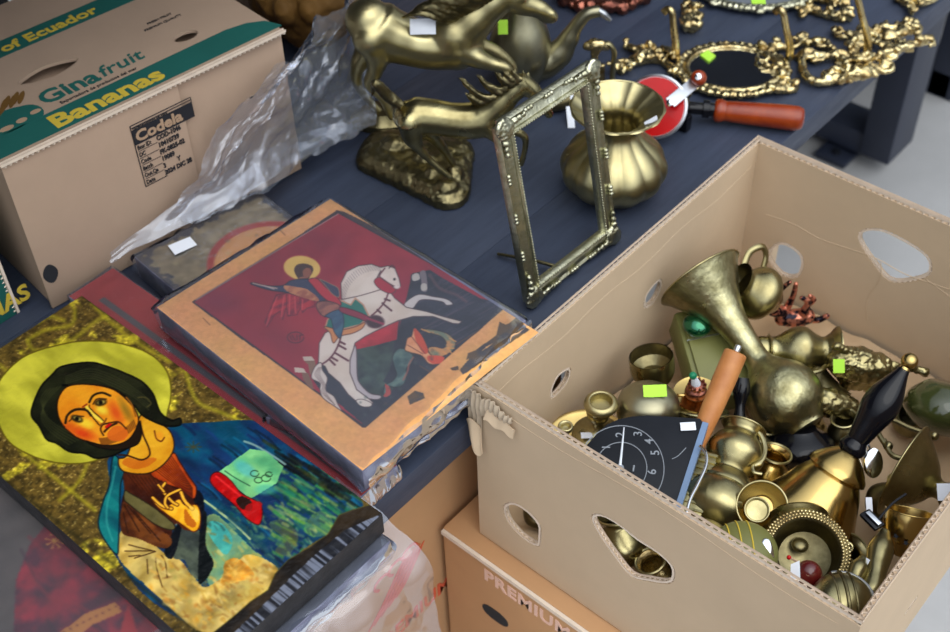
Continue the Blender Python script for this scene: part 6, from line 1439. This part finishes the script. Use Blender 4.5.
# -- 21 bowl with green tag
t = root('brass_bowl', 'round dark brass bowl turned over, yellow green sticker on top', 'bowl', 648, 408, 0.59)
o, a, ax, L, kk = lath((649, 389), 0.655, (647, 430), 0.605, sm([(0, 12), (0.04, 20), (0.2, 29), (0.45, 32), (0.7, 30), (1.0, 20)]), M['pewter'], 'body', t, 44)
q = at(654, 391, 0.660); sticker(at(655, 391, 0.6615), TOCAM(q) + UP * 0.5, 0.024, 0.013, M['tag_green'], t)
# -- 22 candlestick
t = root('candlestick', 'brass candlestick with ring mouth and round foot by the left box wall', 'candlestick', 598, 428, 0.57)
n_ = UP
base = at(597, 434, 0.600); kk = scl(base)
b = MB(); b.lathe(base, UP, sm([(-0.004, 0.026), (0.0, 0.027), (0.004, 0.022), (0.008, 0.013), (0.014, 0.006), (0.022, 0.005), (0.026, 0.010), (0.036, 0.013), (0.044, 0.012)]), 40); b.build('stem', M['brass'], t)
b = MB(); top_ = base + UP * 0.043 + CAMR * 0.002; b.lathe(top_, UP, sm([(0, 0.009), (0.002, 0.0165), (0.006, 0.0180), (0.010, 0.0150), (0.0102, 0.0115), (0.002, 0.0100)]) + [(0.0019, 0)], 40, c0=False); b.build('socket', M['brass_sat'], t)
sticker(base + UP * 0.0095 - CAMR * 0.012 - CAMF * 0.010, UP, 0.012, 0.008, M['paper'], t)
# -- 23 small candlestick
t = root('candlestick', 'tiny brass candlestick in the near left corner of the box', 'candlestick', 563, 432, 0.60)
base = at(565, 440, 0.640)
b = MB(); b.lathe(base - UP * 0.01, UP, sm([(0, 0.010), (0.004, 0.008), (0.010, 0.004), (0.022, 0.004), (0.026, 0.006)]), 24); b.build('stem', M['brass_dark'], t)
b = MB(); b.lathe(base + UP * 0.015, UP, sm([(0, 0.005), (0.003, 0.0075), (0.006, 0.0080), (0.008, 0.007), (0.0075, 0.005), (0.004, 0.003)]) + [(0.0039, 0)], 24, c0=False); b.build('socket', M['brass_sat'], t)
t = root('brass_tray', 'flat brass tray under the small candlesticks at the left wall', 'tray', 580, 440, 0.60)
b = MB(); b.lathe(at(588, 446, 0.586), UP, [(0, 0.042), (0.002, 0.046), (0.005, 0.048), (0.0045, 0.044), (0.002, 0.040), (0.0019, 0)], 48); b.build('tray', M['brass_gold'], t)
# -- 24 lamp figure
t = root('miniature_lamp', 'tiny copper crowned lamp with white neck and green bead on a brass saucer', 'lamp', 694, 396, 0.61)
base = at(697, 397, 0.632); kk = scl(base)
b = MB(); b.lathe(base, UP, [(0, 0.010), (0.001, 0.024), (0.003, 0.026), (0.0045, 0.0255), (0.003, 0.022), (0.0029, 0)], 40); b.tube([base + UP * 0.004, base - CAMR * 0.022 + UP * 0.004, base - CAMR * 0.032 + UP * 0.012], 0.0014, n=6); b.build('saucer', M['brass_gold'], t)
b = MB(); b.lathe(base + UP * 0.003 - CAMR * 0.002, UP, sm([(0, 0.010), (0.004, 0.012), (0.010, 0.011), (0.013, 0.008), (0.016, 0.009), (0.018, 0.004)]), 30)
for i in range(10):
    a_ = i / 10 * 6.283; b.ell(base + UP * 0.019 + X * 0.0085 * math.cos(a_) - CAMR * 0.002 + Y * 0.0085 * math.sin(a_), (0.0018, 0.0018, 0.004), n=8)
b.build('crown', M['copper'], t)
b = MB(); b.lathe(base + UP * 0.020 - CAMR * 0.003, UP - CAMR * 0.3, [(0, 0.005), (0.004, 0.0045), (0.010, 0.003), (0.0101, 0)], 20); b.build('neck', M['paper'], t)
b = MB(); b.ell(base + UP * 0.0335 - CAMR * 0.0075, 0.0042, n=18); b.build('bead', M['green_pl'], t)
t = root('brass_saucer', 'brass saucer edge tucked under the miniature lamp', 'saucer', 697, 415, 0.59)
lath((700, 408), 0.622, (697, 432), 0.600, sm([(0, 28), (0.1, 29), (0.4, 20), (0.8, 14), (1.0, 14)]), M['brass'], 'body', t)
# -- 25 wooden stick handle
t = root('wooden_tool', 'wooden handled tool with metal tip, resting against the black clock', 'tool', 720, 400, 0.62)
a, c = at(736, 352, 0.715), at(696, 446, 0.650); ax = c - a; L = ax.length; ax.normalize(); kk = scl(a)
b = MB(); b.lathe(a, ax, [(0, 0.0100), (0.0015, 0.0120), (L * 0.3, 0.0122), (L * 0.6, 0.0112), (L, 0.0085)], 10); b.build('grip', M['wood_or'], t)
b = MB(); b.lathe(a - ax * 0.008, ax, sm([(0, 0.0), (0.001, 0.003), (0.005, 0.0035), (0.009, 0.0030)]), 18); b.build('tip', M['alum'], t)
# -- 26 black clock
pc = at(640, 460, 0.664); n_ = (UP * 0.9 - CAMF * 0.25 - X * 0.08).normalized(); kk = scl(pc)
t = thing('wall_clock', 'black wall clock face with white numerals and a white hand, lying face up', 'clock', pc)
def cp(x, y, h=0.0): return hitp(x, y, pc, n_) + n_ * h
ol = [cp(x, y) for x, y in ((582, 450), (590, 441), (598, 432), (607, 424), (618, 419), (632, 416), (648, 415), (668, 416), (700, 418), (704, 423), (698, 452), (688, 482), (676, 510), (650, 505), (612, 490), (586, 470))]
b = MB(); b.prism(ol, -n_ * 0.012); b.build('case', M['black_pl'], t, bevel=0.0012)
b = MB(); e0, e1 = cp(705.5, 423, 0.0005), cp(677, 511, 0.0005); d_ = (e1 - e0); Le = d_.length; d_.normalize(); b.box((e0 + e1) / 2 - n_ * 0.005, (Le, 0.0060, 0.012), (d_, n_.cross(d_), n_)); b.build('side_strip', M['blue_edge'], t)
ctr_ = cp(621, 468); ux = cp(664, 468) - ctr_; uy = cp(621, 425) - ctr_
for R_, nm in ((1.0, 'dial_ring'), (0.60, 'dial_ring')):
    b = MB(); b.tube([ctr_ + ux * (R_ * math.cos(a_)) + uy * (R_ * 0.98 * math.sin(a_)) + n_ * 0.0004 for a_ in np.linspace(0, 6.283, 49)[:-1]], 0.0005, n=6, closed=True, smooth=False, updir=n_); b.build(nm, M['ink_grey'], t)
tb_ = None
lft = (cp(600, 462) - cp(640, 462)).normalized(); upd = lft; rgt = upd.cross(n_).normalized()
for s_, (x, y) in (('1', (606, 447.5)), ('2', (619, 435)), ('3', (637.5, 434)), ('4', (649, 441)), ('5', (656, 453)), ('6', (652.5, 472)), ('7', (640, 488)), ('8', (622, 496))):
    h_ = 0.0084; cpt = cp(x, y, 0.0003)
    q = text(s_, None, (0, 0, 0), X, Y, h_, None, bold=0.00005)
    mx_ = sum((v for v in q.v), Vector()) / len(q.v)
    bb = MB(); bb.add([cpt + rgt * (v.x - mx_.x) + upd * (v.y - mx_.y) + n_ * v.z for v in q.v], q.f)
    if tb_ is None: tb_ = bb
    else: tb_.add(bb.v, bb.f)
tb_.build('numerals', M['ink_grey'], t, flat=True, recalc=False)
b = MB(); b.tube([cp(624, 428, 0.0015), cp(622, 448, 0.0015), cp(620, 466, 0.0015)], [0.0006, 0.0011, 0.0016], n=6, flat=0.5, updir=n_); b.build('clock_hand', M['alum'], t)
b = MB(); b.lathe(cp(620, 468), n_, [(0, 0.004), (0.0015, 0.0038), (0.002, 0.0015), (0.0021, 0)], 18); b.build('hub', M['ink_grey'], t)
b = MB(); b.tube([cp(634, 466, 0.0012), cp(633, 472, 0.0012)], 0.0010, n=6, smooth=False); b.build('clock_hand', M['ink_grey'], t)
sticker(cp(688, 427, 0.0010), n_, 0.015, 0.009, M['paper'], t)
b = MB(); b.tube([cp(672, 459, 0.0004), cp(678, 456, 0.0004), cp(686, 448, 0.0004)], 0.0004, n=6, updir=n_); b.build('scratch', M['ink_grey'], t)
# -- 27 silver wire and brass ribbed box
t = root('silver_wire', 'bent silver wire running beside the black clock', 'wire', 700, 475, 0.64)
b = MB(); b.tube([at(700, 446, 0.676), at(706, 453, 0.678), at(706, 466, 0.678), at(698, 484, 0.678), at(690, 500, 0.678), at(685, 520, 0.676)], 0.0017, n=10); b.build('wire', M['chrome'], t)
t = root('ribbed_tin', 'small ribbed brass tin wedged between the clock and the brass jug', 'tin', 700, 478, 0.62)
a, c = at(705, 450, 0.655), at(688, 512, 0.655); d_ = c - a; Lr = d_.length; d_.normalize(); sd = UP.cross(d_).normalized()
b = MB(); b.box((a + c) / 2 - UP * 0.018, (Lr, 0.026, 0.034), (d_, sd, sd.cross(d_) * -1), bevel=0.002)
for i in range(9): b.box(a + d_ * (Lr * (i + 0.5) / 9) - UP * 0.0008, (0.0026, 0.027, 0.0022), (d_, sd, sd.cross(d_) * -1))
b.build('body', M['brass'], t)
# -- 28 black strap with steel buckle, scraps
t = root('watch_strap', 'black strap with bright steel clasp right of the bell', 'strap', 872, 520, 0.64)
a, c = at(864, 512, 0.680), at(880, 528, 0.680); d_ = (c - a).normalized(); sd = UP.cross(d_)
b = MB(); b.box((a + c) / 2, ((c - a).length, 0.012, 0.004), (d_, sd, UP), bevel=0.0015); b.build('strap', M['black'], t)
b = MB(); b.box((a + c) / 2 + UP * 0.004 + d_ * 0.001, ((c - a).length * 0.8, 0.0045, 0.002), (d_, sd, UP), bevel=0.0006); b.build('clasp', M['chrome'], t)
b = MB(); b.tube([at(878, 520, 0.684), at(892, 504, 0.688), at(906, 494, 0.690)], 0.0012, n=6); b.build('pin', M['black_pl'], t)
t = root('nut_ring', 'tiny brass ring lying below the rim of the bell', 'ring', 848, 547, 0.64)
ringm(at(848, 547, 0.668), UP - CAMF * 0.4, 0.0040, 0.0013, M['brass_sat'], 'ring', t, 20, 8)
for i, (x, y, z, a_, lb) in enumerate(((790, 580, 0.672, 0.5, 'folded white paper scrap against the near wall, left of the bead'), (853, 566, 0.668, -0.7, 'white paper scrap between the chased bowl and the shoe forms'))):
    p = at(x, y, z); b = MB(); u_ = Vector((math.cos(a_), math.sin(a_), 0.1)); v_ = Vector((-math.sin(a_), math.cos(a_), 0.9)).normalized()
    b.prism([p, p + u_ * 0.009, p + u_ * 0.006 + v_ * 0.018, p - u_ * 0.001 + v_ * 0.014], u_.cross(v_) * 0.0004); o = b.build('paper_scrap', M['paper'], None); tag(o, lb, 'paper')
# -- dark candlestick foot behind wooden handle, dark vase by the pitcher
t = root('candlestick', 'dark metal candlestick standing behind the wooden handle', 'candlestick', 745, 410, 0.58)
lath((742, 378), 0.640, (738, 436), 0.600, sm([(0, 7), (0.2, 9), (0.5, 5), (0.8, 8), (1, 14)]), M['black'], 'stem', t)
t = root('brass_trumpet', 'small dark brass flared cup pointing down under the lying pitcher', 'cup', 822, 385, 0.58)
lath((812, 362), 0.612, (828, 402), 0.590, sm([(0, 8), (0.4, 12), (0.8, 19), (1, 24)]), M['brass_dark'], 'body', t)
# -- lower layer seen through gaps and through the hand holes
low = [((620, 540), 0.600, 26, 'brass', 'round brass pot seen through the long hand hole'), ((655, 575), 0.585, 22, 'brass_orn', 'knurled brass bell seen in the corner of the long hand hole'),
       ((530, 520), 0.560, 18, 'brass_dark', 'dark brass cup seen through the small oval hand hole'), ((600, 470), 0.580, 24, 'brass', 'brass pot hidden under the black clock'),
       ((668, 435), 0.585, 26, 'brass_dark', 'dark brass pot under the clock by the wooden handle'), ((770, 470), 0.590, 24, 'brass_gold', 'polished brass cup between the jug and the bell'),
       ((760, 440), 0.575, 18, 'brass_dark', 'dark brass pot below the long vase'), ((845, 430), 0.590, 20, 'brass_dark', 'dark brass pot behind the bell shoulder'),
       ((890, 500), 0.590, 24, 'brass_dark', 'dark brass pot under the pierced cup'), ((780, 530), 0.590, 28, 'brass', 'brass pot under the candle cup'),
       ((840, 560), 0.600, 24, 'brass_dark', 'dark brass pot under the rim of the bell'), ((872, 590), 0.640, 12, 'brass_gold', 'polished brass knob near the right corner of the box'),
       ((910, 420), 0.570, 20, 'brass_dark', 'dark brass pot below the end of the bell handle'), ((725, 530), 0.590, 24, 'brass_dark', 'dark brass pot left of the olive dome'), ((700, 350), 0.560, 18, 'brass_dark', 'dark brass pot under the olive metal box'),
       ((660, 470), 0.590, 26, 'brass', 'brass pot under the right half of the clock')]
for i, ((x, y), z, r, mm_, lb) in enumerate(low):
    c = at(x, y, z); c.x = min(max(c.x, 0.035), 0.375); c.y = min(max(c.y, 0.035), 0.47); kk = 1050.0; R_ = r / kk
    t = thing('brass_pot', lb, 'pot', c)
    d_ = Vector((rnd.uniform(-0.6, 0.6), rnd.uniform(-0.6, 0.6), 1)).normalized()
    b = MB(); b.lathe(c - d_ * R_, d_, sm([(0, R_ * 0.5), (R_ * 0.15, R_ * 0.75), (R_ * 0.8, R_), (R_ * 1.4, R_ * 0.7), (R_ * 1.7, R_ * 0.5), (R_ * 2.0, R_ * 0.72)]), 32, c1=False)
    b.build('body', M[mm_], t)
    ringm(c + d_ * R_, d_, R_ * 0.72, 0.0014, M['brass_sat'], 'rim', t, 28, 6)
